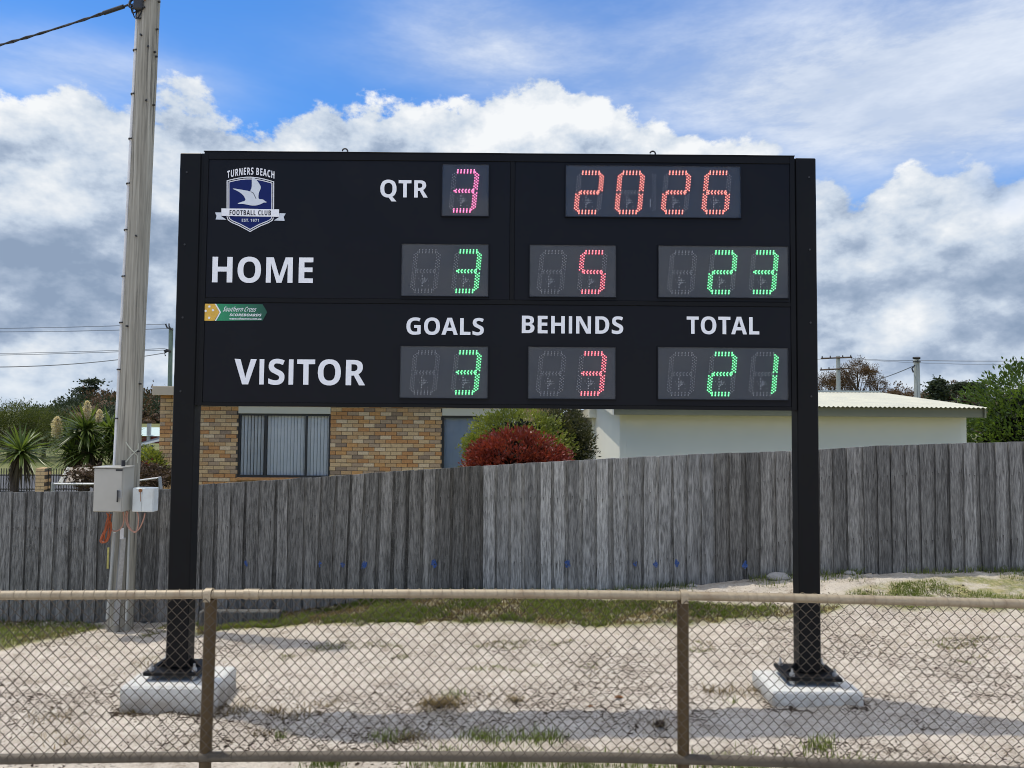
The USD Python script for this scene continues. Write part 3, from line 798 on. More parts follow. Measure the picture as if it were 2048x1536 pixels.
# lettering
GLYPHS = {
    'A': (194, '+0,1 69,201 124,201 194,0 147,0 132,46 63,46 47,0/-73,84 122,83 108,125 97,167 96,164 87,126'),
    'B': (186, '+23,200 100,200 118,198 140,193 151,187 159,178 164,169 167,156 167,144 165,133 160,123 151,114 134,105 146,101 158,94 166,85 169,78 172,69 172,52 169,37 162,25 152,15 135,6 113,1 23,0/-68,35 100,35 111,37 117,40 122,46 126,58 126,68 122,77 116,82 103,87 68,87/-68,121 96,120 106,122 114,125 119,131 122,141 122,147 119,156 113,161 100,165 68,166'),
    'C': (179, '+15,90 15,109 17,124 20,139 25,152 30,161 40,174 59,190 79,199 103,203 120,203 138,201 152,197 170,190 156,155 133,164 117,166 106,166 97,165 88,161 82,157 73,147 67,136 63,123 60,107 61,85 64,71 69,57 80,44 93,36 107,34 130,35 163,44 163,7 149,2 134,-1 118,-3 98,-3 75,1 56,9 41,21 28,38 20,61'),
    'D': (205, '+23,200 99,200 123,197 140,191 150,185 160,178 173,165 182,147 188,127 189,113 188,82 184,62 177,46 168,32 154,20 137,9 110,2 94,0 23,0/-68,37 91,36 114,41 123,47 131,55 138,69 142,81 144,94 144,110 141,128 136,140 129,150 122,156 112,161 95,164 68,164'),
    'E': (154, '+23,200 140,200 140,164 68,163 68,122 135,122 135,86 68,86 68,37 140,36 140,0 23,0'),
    'F': (149, '+23,199 139,199 139,164 67,163 67,114 134,114 134,78 67,78 67,0 23,0'),
    'G': (206, '+15,91 16,121 21,140 25,151 33,165 41,174 60,189 82,198 110,203 130,203 149,201 170,196 182,191 168,156 140,165 114,166 97,163 82,155 72,143 65,131 61,112 60,92 63,76 68,61 76,49 84,42 93,37 106,34 123,34 137,35 144,38 144,78 106,78 106,113 186,113 186,8 155,1 123,-3 92,-2 66,6 47,17 37,27 30,37 25,47 19,64'),
    'H': (212, '+23,200 68,200 68,122 143,122 144,200 188,200 188,0 144,0 143,85 68,85 68,0 23,0'),
    'I': (78, '+20,0 20,200 58,200 58,0'),
    'L': (157, '+23,200 68,199 68,37 148,36 148,0 23,0'),
    'M': (264, '+23,200 83,200 126,66 132,51 181,200 241,200 241,0 200,0 201,152 198,146 151,0 111,0 66,139 63,151 61,152 63,116 63,0 23,0'),
    'N': (226, '+23,200 80,199 164,53 165,56 163,101 163,200 202,200 202,0 146,0 61,149 60,144 63,112 63,0 23,0'),
    'O': (221, '+15,91 15,111 18,135 22,148 31,165 37,174 51,187 64,194 81,200 102,203 127,202 146,198 164,191 177,181 188,168 196,154 202,135 206,110 206,91 203,68 196,45 186,29 174,17 155,5 140,0 120,-3 90,-2 70,3 51,13 37,26 26,44 18,66/-61,92 63,75 67,62 72,52 81,43 92,37 105,34 123,35 136,40 146,49 151,56 155,68 159,85 159,109 158,123 154,136 148,149 141,157 135,161 121,166 101,166 85,160 74,151 66,136 61,115'),
    'Q': (221, '+15,91 15,111 17,126 25,154 37,174 46,183 56,190 68,196 81,200 102,203 120,203 146,198 164,191 171,186 182,177 188,168 198,148 204,122 206,91 204,74 201,59 192,39 184,27 178,20 158,6 206,-47 149,-47 114,-3 94,-2 77,1 64,6 51,13 37,26 26,44 18,66/-61,92 63,75 67,62 72,52 81,43 92,37 105,34 123,35 136,40 146,49 151,56 155,68 159,85 159,109 158,123 154,136 148,149 141,157 135,161 121,166 101,166 85,160 74,151 66,136 61,115'),
    'R': (184, '+23,199 96,199 115,197 137,189 145,184 154,176 159,166 163,153 164,135 161,123 156,112 151,105 142,96 128,87 184,0 134,0 90,76 68,75 68,0 23,0/-68,111 90,110 97,111 106,115 114,121 118,131 119,143 116,153 110,159 104,163 95,165 68,165'),
    'S': (158, '+12,48 13,49 35,40 50,36 66,34 78,34 85,35 96,39 100,44 103,50 103,61 99,67 95,71 42,97 33,103 22,116 18,123 15,135 15,153 19,170 26,182 36,190 46,196 61,201 78,203 95,203 113,201 128,197 145,190 145,187 132,155 104,165 90,167 79,167 70,165 64,161 60,157 58,151 59,141 67,133 75,127 122,105 130,99 141,87 146,73 147,53 144,36 134,20 119,8 106,2 94,-1 80,-3 60,-3 35,1 12,9'),
    'T': (162, '+6,164 6,200 156,200 156,164 103,163 103,0 59,1 59,163'),
    'U': (209, '+22,200 66,199 66,69 68,60 73,48 83,39 95,35 110,34 122,37 130,42 136,49 142,65 142,199 187,200 187,68 185,59 181,42 175,30 168,21 156,11 142,3 126,-1 112,-3 88,-2 72,1 56,7 45,15 35,26 26,46 22,68'),
    'V': (185, '+0,199 1,200 49,199 84,82 91,50 92,49 102,89 136,200 184,200 117,0 67,0'),
    '1': (163, '+16,150 79,200 118,200 118,0 74,0 74,151 73,151 66,144 40,121 36,123 16,148'),
    '7': (163, '+11,163 11,200 151,200 151,170 78,0 32,0 32,1 104,163'),
    '9': (163, '+11,125 11,146 17,166 26,182 40,193 60,201 85,202 107,197 124,187 136,174 144,160 149,144 151,122 150,88 145,62 136,40 127,26 110,12 97,5 86,1 61,-3 32,-3 25,-2 25,34 41,31 57,31 72,34 86,39 98,49 105,62 109,77 111,91 109,92 104,85 95,77 83,71 73,69 60,69 48,72 32,79 22,89 15,103/-53,129 58,114 64,107 76,103 89,105 96,109 102,114 106,120 107,125 107,137 104,148 98,160 90,165 83,167 69,165 63,162 56,153 54,143'),
    '.': (60, '+12,0 12,42 50,42 50,0'),
    'a': (168, '+11,39 11,51 15,65 21,75 31,83 44,89 58,93 106,96 105,108 103,115 99,119 90,123 77,124 67,122 40,113 27,142 40,148 60,154 79,156 97,156 120,151 131,145 139,136 145,126 149,109 149,0 118,0 109,20 94,6 80,-1 66,-3 53,-3 41,-1 27,7 20,14 14,25/-55,43 58,35 66,30 79,28 87,30 92,33 100,39 103,45 106,54 105,70 81,69 72,68 64,64 59,60 56,55'),
    'c': (145, '+13,66 14,95 20,117 30,132 45,145 65,153 83,156 108,155 125,151 136,146 124,113 99,121 86,121 77,119 70,115 64,109 59,96 57,86 57,67 59,57 64,44 73,36 86,32 100,33 118,37 132,44 132,8 114,1 95,-3 79,-3 66,-1 48,5 37,12 28,21 23,29 16,47'),
    'e': (168, '+13,67 13,85 15,98 22,121 29,132 36,139 43,145 55,151 66,154 79,156 99,155 117,151 130,144 140,134 150,116 155,94 155,65 57,65 59,51 63,43 70,36 81,31 90,29 114,30 126,33 146,40 146,8 137,4 115,-2 83,-3 63,1 45,8 30,21 22,32 16,47/-58,95 113,94 114,99 111,110 104,120 94,125 83,125 71,121 64,115 60,106'),
    'h': (182, '+20,213 63,213 62,134 63,134 67,139 79,149 89,154 102,156 120,155 132,152 145,145 153,136 160,121 163,107 163,0 119,0 118,99 113,113 107,118 99,121 87,121 79,118 71,110 67,100 63,80 63,0 20,0'),
    'm': (273, '+20,153 53,153 60,134 68,142 78,150 89,154 100,156 118,155 132,151 142,145 153,133 167,147 175,151 186,155 194,156 212,155 222,153 232,149 241,141 246,134 250,126 253,113 253,0 210,0 209,100 204,114 199,118 190,121 180,121 172,118 167,113 161,101 158,84 158,0 115,0 114,100 109,113 104,118 95,121 85,121 76,117 71,110 67,102 63,80 63,0 20,0'),
    'n': (182, '+20,153 53,153 59,132 71,144 79,150 89,154 102,156 120,155 133,152 144,146 153,138 160,123 163,107 163,0 119,0 118,99 113,113 107,118 99,121 87,121 76,116 71,110 66,98 63,80 63,0 20,0'),
    'o': (175, '+13,69 13,85 15,102 19,115 25,126 36,139 45,145 56,151 68,154 80,156 100,155 116,151 128,146 141,136 147,128 154,116 159,101 161,85 161,62 158,46 150,29 142,18 131,9 120,3 107,-1 94,-3 71,-2 60,1 43,9 30,21 22,33 16,50/-57,66 61,48 66,40 72,34 81,31 90,30 98,32 106,37 113,48 117,66 117,88 116,98 113,107 107,115 100,121 90,123 78,122 68,116 61,105 58,95'),
    'r': (125, '+20,153 53,153 59,129 61,127 72,142 79,147 89,153 101,156 122,154 118,113 96,115 86,113 76,108 70,101 66,95 63,82 63,0 20,0'),
    's': (141, '+12,41 32,35 58,30 70,30 79,31 85,35 88,41 87,46 83,52 34,75 26,80 18,89 13,103 12,118 17,132 25,142 40,151 65,156 82,156 96,154 109,151 127,144 115,115 99,121 77,125 62,124 56,120 54,116 55,110 59,106 106,84 115,79 125,67 129,51 128,36 124,22 115,11 98,2 80,-2 46,-2 23,2 12,7'),
    't': (119, '+6,121 6,139 29,154 42,185 69,185 70,153 109,153 109,121 69,120 69,48 72,39 81,32 92,32 111,36 111,5 110,4 88,-2 67,-3 50,1 42,5 36,11 29,23 26,40 26,120'),
    'u': (183, '+20,153 63,153 63,59 64,51 68,42 73,35 81,32 91,32 99,34 106,38 111,43 116,57 118,73 118,153 162,153 162,0 128,0 122,20 107,6 95,0 80,-3 62,-2 49,1 39,7 31,14 23,27 20,46'),
    'w': (242, '+3,153 46,153 63,82 69,45 70,43 77,75 97,153 145,153 165,73 170,44 172,42 173,44 178,79 197,153 239,153 197,0 149,0 130,74 122,114 120,115 110,68 91,0 45,0'),
}


def glyph_polys(ch):
    adv, txt = GLYPHS[ch]
    shapes = []
    for part in txt.split('/'):
        pts = [tuple(float(v) for v in s.split(',')) for s in part[1:].split(' ')]
        if part[0] == '+':
            shapes.append([pts, []])
        else:
            shapes[-1][1].append(pts)
    return adv / 200, unary_union([Polygon(a, b).buffer(0) for a, b in shapes])


def word(text, x0, x1, z0, z1, space=0.0, gap=0.45):
    """The text as a flat shape that fills the width x0..x1 with capitals from z0 to z1."""
    at, out = 0.0, []
    for ch in text:
        if ch == ' ':
            at += gap
            continue
        adv, s = glyph_polys(ch)
        out.append(affinity.translate(affinity.scale(s, 1 / 200, 1 / 200, origin=(0, 0)), at, 0))
        at += adv + space
    s = unary_union(out)
    b = s.bounds
    return affinity.affine_transform(s, [(x1 - x0) / (b[2] - b[0]), 0, 0, z1 - z0, x0 - b[0] * (x1 - x0) / (b[2] - b[0]), z0])


for text, a, b, c, d in (('QTR', 760.7, 855.6, 360.2, 394.8), ('HOME', 424.7, 626.3, 514.5, 565.3), ('VISITOR', 468.8, 730.5, 718.8, 769.5), ('GOALS', 813, 967.7, 635.8, 669.6), ('BEHINDS', 1043.8, 1246.3, 632.3, 667), ('TOTAL', 1373.4, 1518.2, 633.6, 668.3)):
    x0, z0, x1, z1 = rect(a, c, b, d)
    obj('lettering', extrude_all(word(text, x0, x1, z0, z1, 0.02), FR - 0.0012, FR - 0.0002), M_WHITEV, sb, 'white lettering that reads ' + text)

# club crest: a flat printed sticker of a shield, a gull and a ribbon
def cr(pts):
    return [tuple(W(410 + a / 9.037, 310 + b / 9.037)) for a, b in pts]


def smooth_poly(pts, it=2):
    p = np.array(pts, float)
    for _ in range(it):
        a, b = p, np.roll(p, -1, 0)
        p = np.stack([0.75 * a + 0.25 * b, 0.25 * a + 0.75 * b], 1).reshape(-1, 2)
    return p


M_NAVY = simple('crest_blue', (0.007, 0.017, 0.105), 0.6, 0.04, 8.0, spec=0.15)
M_NIGHT = simple('crest_navy', (0.004, 0.006, 0.018), 0.6, 0.04, 8.0, spec=0.15)
M_SILVER = simple('crest_silver', (0.60, 0.64, 0.68), 0.5, 0.04, 12.0)
crest = holder('club_crest', sb, 'blue and white club crest with a gull, a shield and a ribbon')
arc = [(395 + t * 855, 460 + t * 20 - 75 * math.sin(math.pi * t)) for t in np.linspace(0, 1, 13)]
shield = arc + [(1248, 1130), (1225, 1185), (1150, 1230), (1000, 1290), (870, 1360), (816, 1392), (760, 1360), (620, 1285), (480, 1225), (415, 1180), (393, 1120)]
S0 = Polygon(cr(shield))
ln = lambda v: v / 9.037 * 4.238 / FPX       # crest pixels to metres
obj('shield_border', extrude_all(S0.difference(S0.buffer(-ln(15))), FR - 0.0014, FR - 0.0002), M_WHITEV, crest)
S1, S2, S3 = S0.buffer(-ln(15)), S0.buffer(-ln(33)), S0.buffer(-ln(47))
obj('shield_band', extrude_all(S1.difference(S2), FR - 0.0012, FR - 0.0002), M_NIGHT, crest)
obj('shield_line', extrude_all(S2.difference(S3), FR - 0.0014, FR - 0.0002), M_WHITEV, crest)
obj('shield_field', extrude_all(S3, FR - 0.0012, FR - 0.0002), M_NAVY, crest)
gull = [(485, 605), (560, 612), (700, 635), (800, 655), (835, 668), (820, 650), (848, 590), (850, 480), (846, 400), (880, 402), (935, 450), (990, 530), (1015, 590), (1000, 625), (975, 680), (965, 760), (975, 800), (1035, 800), (1070, 818), (1090, 838), (1118, 850), (1105, 862), (1065, 858), (1030, 880), (960, 908), (880, 918), (790, 905), (700, 885), (575, 886), (640, 855), (742, 828), (715, 760), (680, 715), (600, 655)]
GP = Polygon(smooth_poly(cr(gull), 1)).buffer(0)
obj('gull', extrude_all(GP, FR - 0.0022, FR - 0.0013), M_SILVER, crest)
obj('wing_line', extrude_all(LineString(cr([(838, 668), (878, 690), (900, 740), (925, 790)])).buffer(ln(5)), FR - 0.0026, FR - 0.0021), M_NIGHT, crest)
obj('ribbon', extrude_all(Polygon(cr([(300, 967), (1342, 985), (1340, 1120), (300, 1102)])), FR - 0.0034, FR - 0.0024), M_WHITEV, crest)
for t in ([(185, 1040), (296, 1040), (296, 1108), (390, 1172), (195, 1166), (212, 1105)], [(1348, 1052), (1460, 1058), (1425, 1120), (1442, 1192), (1245, 1185), (1335, 1128)]):
    obj('ribbon_tail', extrude_all(Polygon(cr(t)), FR - 0.0024, FR - 0.0015), M_SILVER, crest)
for t in ([(302, 1104), (392, 1108), (392, 1160)], [(1240, 1122), (1338, 1122), (1252, 1180)]):
    obj('ribbon_fold', extrude_all(Polygon(cr(t)), FR - 0.0029, FR - 0.0025), M_NIGHT, crest)
(fx0, fz1), (fx1, fz0) = cr([(450, 998), (1195, 1093)])
obj('crest_lettering', extrude_all(word('FOOTBALL CLUB', fx0, fx1, fz0, fz1, 0.10, 0.5), FR - 0.0040, FR - 0.0034), M_NIGHT, crest)
(fx0, fz1), (fx1, fz0) = cr([(668, 1155), (975, 1210)])
obj('crest_lettering', extrude_all(word('EST. 1971', fx0, fx1, fz0, fz1, 0.12, 0.35), FR - 0.0020, FR - 0.0012), M_SILVER, crest)
(fx0, fz1), (fx1, fz0) = cr([(405, 225), (1255, 360)])
tb = word('TURNERS BEACH', fx0, fx1, fz0, fz1, 0.12, 0.5)
tb = tb.segmentize(0.004)
from shapely import transform as sh_transform
mid_ = (fx0 + fx1) / 2
tb = sh_transform(tb, lambda c: np.stack([c[:, 0], c[:, 1] - ln(70) * ((c[:, 0] - mid_) / (fx1 - mid_)) ** 2 + 0], 1)).buffer(0)
obj('crest_lettering', extrude_all(tb, FR - 0.0014, FR - 0.0002), M_WHITEV, crest)

# maker's sticker
def stk(pts):
    return [tuple(W(390 + a / 12.05, 590 + b / 12.05)) for a, b in pts]


stick = holder('maker_sticker', sb, "green and yellow maker's sticker with an arrow tip")
g = G()
sx_ = g.add('separate_xyz', 'x', vector=g.pos()).split('.')[0]
xa, xb = stk([(620, 400)])[0][0], stk([(1740, 400)])[0][0]
M_STGREEN = g.done('sticker_green', g.bsdf(g.ramp(g.rng(sx_ + '.x', xa, xb), [(0.0, (0.015, 0.24, 0.10)), (0.5, (0.008, 0.13, 0.062)), (1.0, (0.004, 0.06, 0.036))]), 0.4))
M_STYEL = simple('sticker_yellow', (0.66, 0.40, 0.05), 0.4, 0.18, 30.0)
obj('sticker_field', extrude_all(Polygon(stk([(500, 215), (1630, 222), (1740, 415), (1630, 615), (490, 622), (625, 415)])), FR - 0.0014, FR - 0.0002), M_STGREEN, stick)
obj('sticker_tip', extrude_all(Polygon(stk([(178, 213), (478, 215), (590, 415), (465, 622), (175, 620)])), FR - 0.0014, FR - 0.0002), M_STYEL, stick)
obj('sticker_chevron', extrude_all(Polygon(stk([(480, 215), (512, 215), (630, 415), (510, 622), (480, 622), (596, 415)])), FR - 0.0018, FR - 0.0003), M_WHITEV, stick)
for a, b in ((350, 280), (258, 385), (437, 365), (345, 550)):
    c = stk([(a, b)])[0]
    an = np.linspace(0, 2 * math.pi, 15)[:-1]
    rad = np.where(np.arange(14) % 2 == 0, 0.0085, 0.0055)
    obj('sticker_star', extrude_all(Polygon(np.stack([c[0] + rad * np.cos(an), c[1] + rad * np.sin(an)], 1)), FR - 0.0022, FR - 0.0015), M_WHITEV, stick)
for txt, a, b, c, d, shear in (('Southern Cross', 670, 1500, 280, 405, 0.42), ('SCOREBOARDS', 835, 1605, 450, 515, 0.25), ('www.sthncross.com.au', 835, 1600, 545, 600, 0.0)):
    (fx0, fz1), (fx1, fz0) = stk([(a, c), (b, d)])
    w_ = word(txt, fx0, fx1 - shear * (fz1 - fz0), fz0, fz1, 0.02, 0.35)
    w_ = affinity.affine_transform(w_, [1, shear, 0, 1, -shear * fz0, 0])
    if txt[0] == 'S' and txt[1] == 'o':
        w_ = w_.buffer(-0.0006)
    obj('sticker_lettering', extrude_all(w_, FR - 0.0019, FR - 0.0014), M_WHITEV, stick)

# LED windows
SEG = {'0': 'abcdef', '1': 'bc', '2': 'abged', '3': 'abgcd', '5': 'afgcd', '6': 'afgedc', ' ': ''}


def segments(seed):
    """LED positions (in digit heights, slanted) of each segment."""
    out = {}
    xs = np.linspace(-0.185, 0.185, 6)
    out['a'] = [(x, z) for x in xs for z in (0.452, 0.485, 0.415)]
    out['d'] = [(x, z) for x in xs for z in (-0.452, -0.485, -0.415)]
    out['g'] = [(x + o, z) for x in xs for z, o in ((0.032, 0.010), (0.0, -0.008), (-0.032, 0.010))] + [(-0.222, 0.0), (0.222, 0.0)]
    for name, sx, z0, z1 in (('f', -1, 0.045, 0.43), ('e', -1, -0.43, -0.045), ('b', 1, 0.045, 0.43), ('c', 1, -0.43, -0.045)):
        pts = []
        for k, z in enumerate(np.linspace(z0, z1, 13)):
            for j, ox in enumerate((0.0, 0.038, 0.076)):
                if (k + j) % 2 == 0:
                    pts.append((sx * (0.218 + ox), z))
        # the outer corners are cut
        pts = [(a, b) for a, b in pts if not (abs(b) > 0.39 and abs(a) > 0.27)]
        out[name] = pts
    return {k: [(x + 0.092 * z, z) for x, z in v] for k, v in out.items()}


def leds(pts, cx, cz, H, r, y0, y1, n=7):
    an = np.arange(n) * 2 * math.pi / n
    c = np.array([(cx + x * H, cz + z * H) for x, z in pts])
    N = len(c)
    ring = np.stack([np.cos(an), np.sin(an)], 1) * r
    front = np.concatenate([c[:, None] + ring[None], np.full((N, n, 1), 0.0)], 2)
    v = np.zeros((N, 2 * n + 1, 3))
    v[:, :n, 0], v[:, :n, 2], v[:, :n, 1] = c[:, :1] + ring[:, 0] * 0.8, c[:, 1:] + ring[:, 1] * 0.8, y0
    v[:, n:2 * n, 0], v[:, n:2 * n, 2], v[:, n:2 * n, 1] = c[:, :1] + ring[:, 0], c[:, 1:] + ring[:, 1], y1
    v[:, 2 * n, 0], v[:, 2 * n, 2], v[:, 2 * n, 1] = c[:, 0], c[:, 1], y0 - 0.0006
    j = np.arange(n)
    f1 = np.concatenate([np.stack([np.full(n, 2 * n), j, (j + 1) % n], 1), np.stack([j, n + j, n + (j + 1) % n], 1), np.stack([j, n + (j + 1) % n, (j + 1) % n], 1)])
    f = (f1[None] + (np.arange(N) * (2 * n + 1))[:, None, None]).reshape(-1, 3)
    return v.reshape(-1, 3), f


LED = {'green': emit_material('green_led', (0.10, 1.0, 0.30), 1.2), 'red': emit_material('red_led', (1.0, 0.10, 0.16), 1.2), 'pink': emit_material('pink_led', (1.0, 0.12, 0.42), 1.2), 'amber': emit_material('orange_red_led', (1.0, 0.17, 0.13), 1.2)}
CORE = {'green': emit_material('green_led_core', (0.42, 1.0, 0.62), 1.15), 'red': emit_material('red_led_core', (1.0, 0.50, 0.56), 1.15), 'pink': emit_material('pink_led_core', (1.0, 0.55, 0.80), 1.15), 'amber': emit_material('orange_red_led_core', (1.0, 0.60, 0.50), 1.15)}
windows = [('quarter display', (884, 329, 978, 433), [(928, 382, '3')], 'pink'), ('time display', (1131, 332, 1481, 435.5), [(1178, 385, '2'), (1259.5, 385, '0'), (1352, 385, '2'), (1433, 385, '6')], 'amber'),
           ('home goals display', (803, 488.5, 977, 593), [(851, 542, ' '), (933, 542.4, '3')], 'green'), ('home behinds display', (1059, 490.5, 1232, 594.5), [(1103.6, 543.5, ' '), (1184.5, 544, '5')], 'red'), ('home total display', (1316, 492.5, 1576, 596), [(1364, 545, ' '), (1444.5, 544.5, '2'), (1527, 544.5, '3')], 'green'),
           ('visitor goals display', (800, 692.5, 976, 796.5), [(849.6, 745, ' '), (932.5, 744.7, '3')], 'green'), ('visitor behinds display', (1056, 694, 1231, 798), [(1102, 747, ' '), (1183, 747, '3')], 'red'), ('visitor total display', (1315, 695, 1576, 799.5), [(1363.5, 748, ' '), (1444, 748, '2'), (1527, 748, '1')], 'green')]
for label, rc, digits, colr in windows:
    x0, z0, x1, z1 = rect(*rc)
    wd = holder('display_window', sb, 'dark grey LED ' + label)
    obj('backing_plate', box((x0, FR - 0.0016, z0), (x1, FR - 0.0004, z1)), M_PLATE, wd)
    obj('cover_pane', box((x0 + 0.002, FR - 0.0105, z0 + 0.002), (x1 - 0.002, FR - 0.0085, z1 - 0.002)), M_PANE, wd)
    b = MB()
    for lo, hi in (((x0 - .003, FR - .0112, z0 - .003), (x0 + .001, FR - .0003, z1 + .003)), ((x1 - .001, FR - .0112, z0 - .003), (x1 + .003, FR - .0003, z1 + .003)), ((x0 + .0015, FR - .0112, z1 - .001), (x1 - .0015, FR - .0003, z1 + .003)), ((x0 + .0015, FR - .0112, z0 - .003), (x1 - .0015, FR - .0003, z0 + .001))):
        b.box(lo, hi)
    obj('window_bezel', b.mesh(), M_PANEL, wd)
    for cx, cy, ch in digits:
        c = W(cx, cy)
        H = 0.2665
        segs = segments(0)
        for s_, pts in segs.items():
            if s_ in SEG[ch]:
                m_ = MB()
                m_.add(leds(pts, c[0], c[1], H, 0.0048, FR - 0.005, FR - 0.0015))
                sg = obj('lit_segment', m_.mesh(), LED[colr], wd)
                obj('lit_segment_core', leds(pts, c[0], c[1], H, 0.0028, FR - 0.0074, FR - 0.0058, 6), CORE[colr], wd)
            else:
                obj('unlit_segment', leds(pts, c[0], c[1], H, 0.0031, FR - 0.004, FR - 0.0015, 6), M_LED_OFF, wd)
        dots = [(-0.075 + 0.005, z) for z in (-0.115, -0.18, -0.275, -0.335)]
        obj('indicator_dots', leds(dots, c[0], c[1], H, 0.0037, FR - 0.004, FR - 0.0015, 8), M_LED_WHITE, wd)
        rr = np.random.default_rng(3)
        parts_ = [(-0.02 + rr.normal(0, 0.045), -0.215 + rr.normal(0, 0.045)) for _ in range(26)]
        obj('circuit_parts', leds(parts_, c[0], c[1], H, 0.0023, FR - 0.0035, FR - 0.0015, 5), M_LED_OFF, wd)
    if len(digits) == 4:
        c = W(1305, 385)
        rr = np.random.default_rng(5)
        pts = [(0.01 + 0.03 * (k % 3) + rr.normal(0, 0.006), z) for k, z in enumerate(np.linspace(-0.42, 0.42, 40))]
        obj('unlit_colon', leds(pts, c[0], c[1], 0.2665, 0.002, FR - 0.004, FR - 0.0015, 6), M_LED_OFF, wd)
        obj('indicator_dots', leds([(-0.05, z) for z in (-0.175, -0.22, -0.27, -0.315)], c[0], c[1], 0.2665, 0.0037, FR - 0.004, FR - 0.0015, 8), M_LED_WHITE, wd)

# ------------------------------------------------------------------ chain-link fence
CY, RAD = 3.2, 33.0                          # the oval's boundary, curved about a centre behind the camera


def on_oval(s, z, dy=0.0):
    a = s / RAD
    return np.stack([np.sin(a) * (RAD - 0) + 0 * z, CY - RAD + (RAD + dy) * np.cos(a), z + 0 * s], -1)


cl = thing('chain_link_fence', 'rusty galvanised pipe fence with diamond wire mesh along the oval in front', 'fence', (0, CY, 0))
ZT, ZB = 0.951, 0.2500
ss = np.linspace(-5.7, 5.7, 90)
zt_line = lambda s: ZT + 0.0035 * np.sin(s * 1.5 + 1)
zb_line = lambda s: ZB - 0.002 + 0.004 * np.sin(s * 1.3 - 1.0) - np.clip(s - 0.4, 0, 9) * 0.011
top_rail = obj('top_rail', tube(on_oval(ss, zt_line(ss)), 0.0195, 14), M_RAIL, cl, smooth=40)
obj('bottom_rail', tube(on_oval(ss, zb_line(ss)), 0.0215, 14), M_LOWRAIL, cl, smooth=40)
sc = P(508, 1186, CY)[0]
obj('pipe_sleeve', tube(on_oval(np.linspace(sc - 0.035, sc + 0.03, 3), zt_line(np.array([sc] * 3))), 0.0228, 14), M_RAIL, top_rail, smooth=40)
for px in (-1420, -480, 425, 1366, 2270, 3210):
    s_ = P(px, 1190, CY)[0]
    base = on_oval(np.array(s_), np.array(-0.3)).ravel()
    lean = -0.012 if px == 425 else 0.0
    zz = zt_line(s_)
    po = obj('fence_post', tube([(base[0] + lean, base[1] + 0.012, -0.3), (base[0], base[1] + 0.012, zz - 0.020)], 0.0255, 16), M_POST, cl, smooth=40)
    an = np.linspace(-0.6, math.pi + 0.6, 16)
    inner, outer = 0.0215, 0.0275
    prof = Polygon([(base[1] + outer * math.cos(a), zz + outer * math.sin(a)) for a in an] + [(base[1] + inner * math.cos(a), zz + inner * math.sin(a)) for a in an[::-1]]).union(Polygon([(base[1] - 0.0275, zz - 0.028), (base[1] - 0.0215, zz - 0.028), (base[1] - 0.0215, zz + 0.005), (base[1] - 0.0275, zz + 0.005)])).union(Polygon([(base[1] + 0.0215, zz - 0.028), (base[1] + 0.0275, zz - 0.028), (base[1] + 0.0275, zz + 0.005), (base[1] + 0.0215, zz + 0.005)]))
    e = trimesh.creation.extrude_polygon(prof.buffer(0), 0.031, engine='earcut')
    v = np.array(e.vertices)
    v = np.stack([base[0] - 0.0155 + v[:, 2] - (0.004 if px == 425 else 0), v[:, 0], v[:, 1]], 1)
    obj('rail_strap', (v, np.array(e.faces)[:, ::-1]), M_RAIL, po, smooth=30)

# woven diamonds: every wire zigzags and hooks round its neighbours at the knuckles
wp, hp = 0.02345, 0.0252
nw = int(10.6 / wp)
rows_ = int((ZT - ZB - 0.02) / hp) + 1


def sag(s, z):
    """Dents in the mesh."""
    d = 0.0
    for s0, z0_, a, rs, rz_ in ((1.28, 0.25, 0.016, 0.14, 0.10), (0.05, 0.24, 0.012, 0.10, 0.06), (-2.2, 0.5, 0.006, 0.4, 0.3), (0.95, 0.6, 0.006, 0.3, 0.3)):
        d = d + a * np.exp(-((s - s0) / rs) ** 2 - ((z - z0_) / rz_) ** 2)
    return d


mesh_b = MB()
for i in range(nw):
    j = np.arange(rows_)
    s = -5.3 + i * wp + (((j + i) % 2)) * wp * 1.0
    fold = np.where((j + i) % 2 == 0, 1.0, -1.0)
    zlo, zhi = zb_line(s) + 0.012, zt_line(s) - 0.012
    z = zlo + (zhi - zlo) * j / (rows_ - 1)
    d1 = sag(s, z)
    nz = meshkit.noise(np.stack([s * 1.7, z * 1.7, s * 0], -1), 3) - 0.5
    s2, z2 = s + d1 * 0.4 * np.sin(z * 60 + s * 31) + nz * 0.010, z - d1 * 0.8 + (meshkit.noise(np.stack([s * 2.1, z * 2.1, s * 0], -1), 8) - 0.5) * 0.012 * np.sin(np.pi * j / (rows_ - 1))
    # each knuckle gets two points so that the bend is a hook and not a corner
    pts = []
    for k in range(rows_):
        dy = -0.030 + 0.0016 * fold[k]
        for e in ((-1, 1) if 0 < k < rows_ - 1 else (0,)):
            pts.append((s2[k] - 0.0010 * (1 if (k + i) % 2 else -1) * 0, z2[k] + e * 0.0016, dy + e * 0.0011))
    pts = np.array(pts)
    mesh_b.add(tube(on_oval(pts[:, 0], pts[:, 1], pts[:, 2]), 0.00162, 5, False))
obj('wire_mesh', mesh_b.mesh(), M_WIRE, cl, smooth=True)
for nm, zl, r_ in (('lacing_wire', zt_line, 0.0235), ('lacing_wire', zb_line, 0.0238)):
    b = MB()
    t = np.linspace(-5.3, 5.3, int(10.6 / 0.0473 * 12))
    ph = t / 0.0473 * 2 * math.pi
    wob = 1.6 * np.sin(t * 7.3) + 0.9 * np.sin(t * 19) + 0.6 * np.sin(t * 41)
    c = on_oval(t + 0.006 * np.sin(ph + wob), zl(t) + r_ * np.sin(ph + wob), r_ * np.cos(ph + wob))
    b.tube(c, 0.0009, 4, False)
    obj(nm, b.mesh(), M_RAIL if zl is zt_line else M_LOWRAIL, cl, smooth=True)

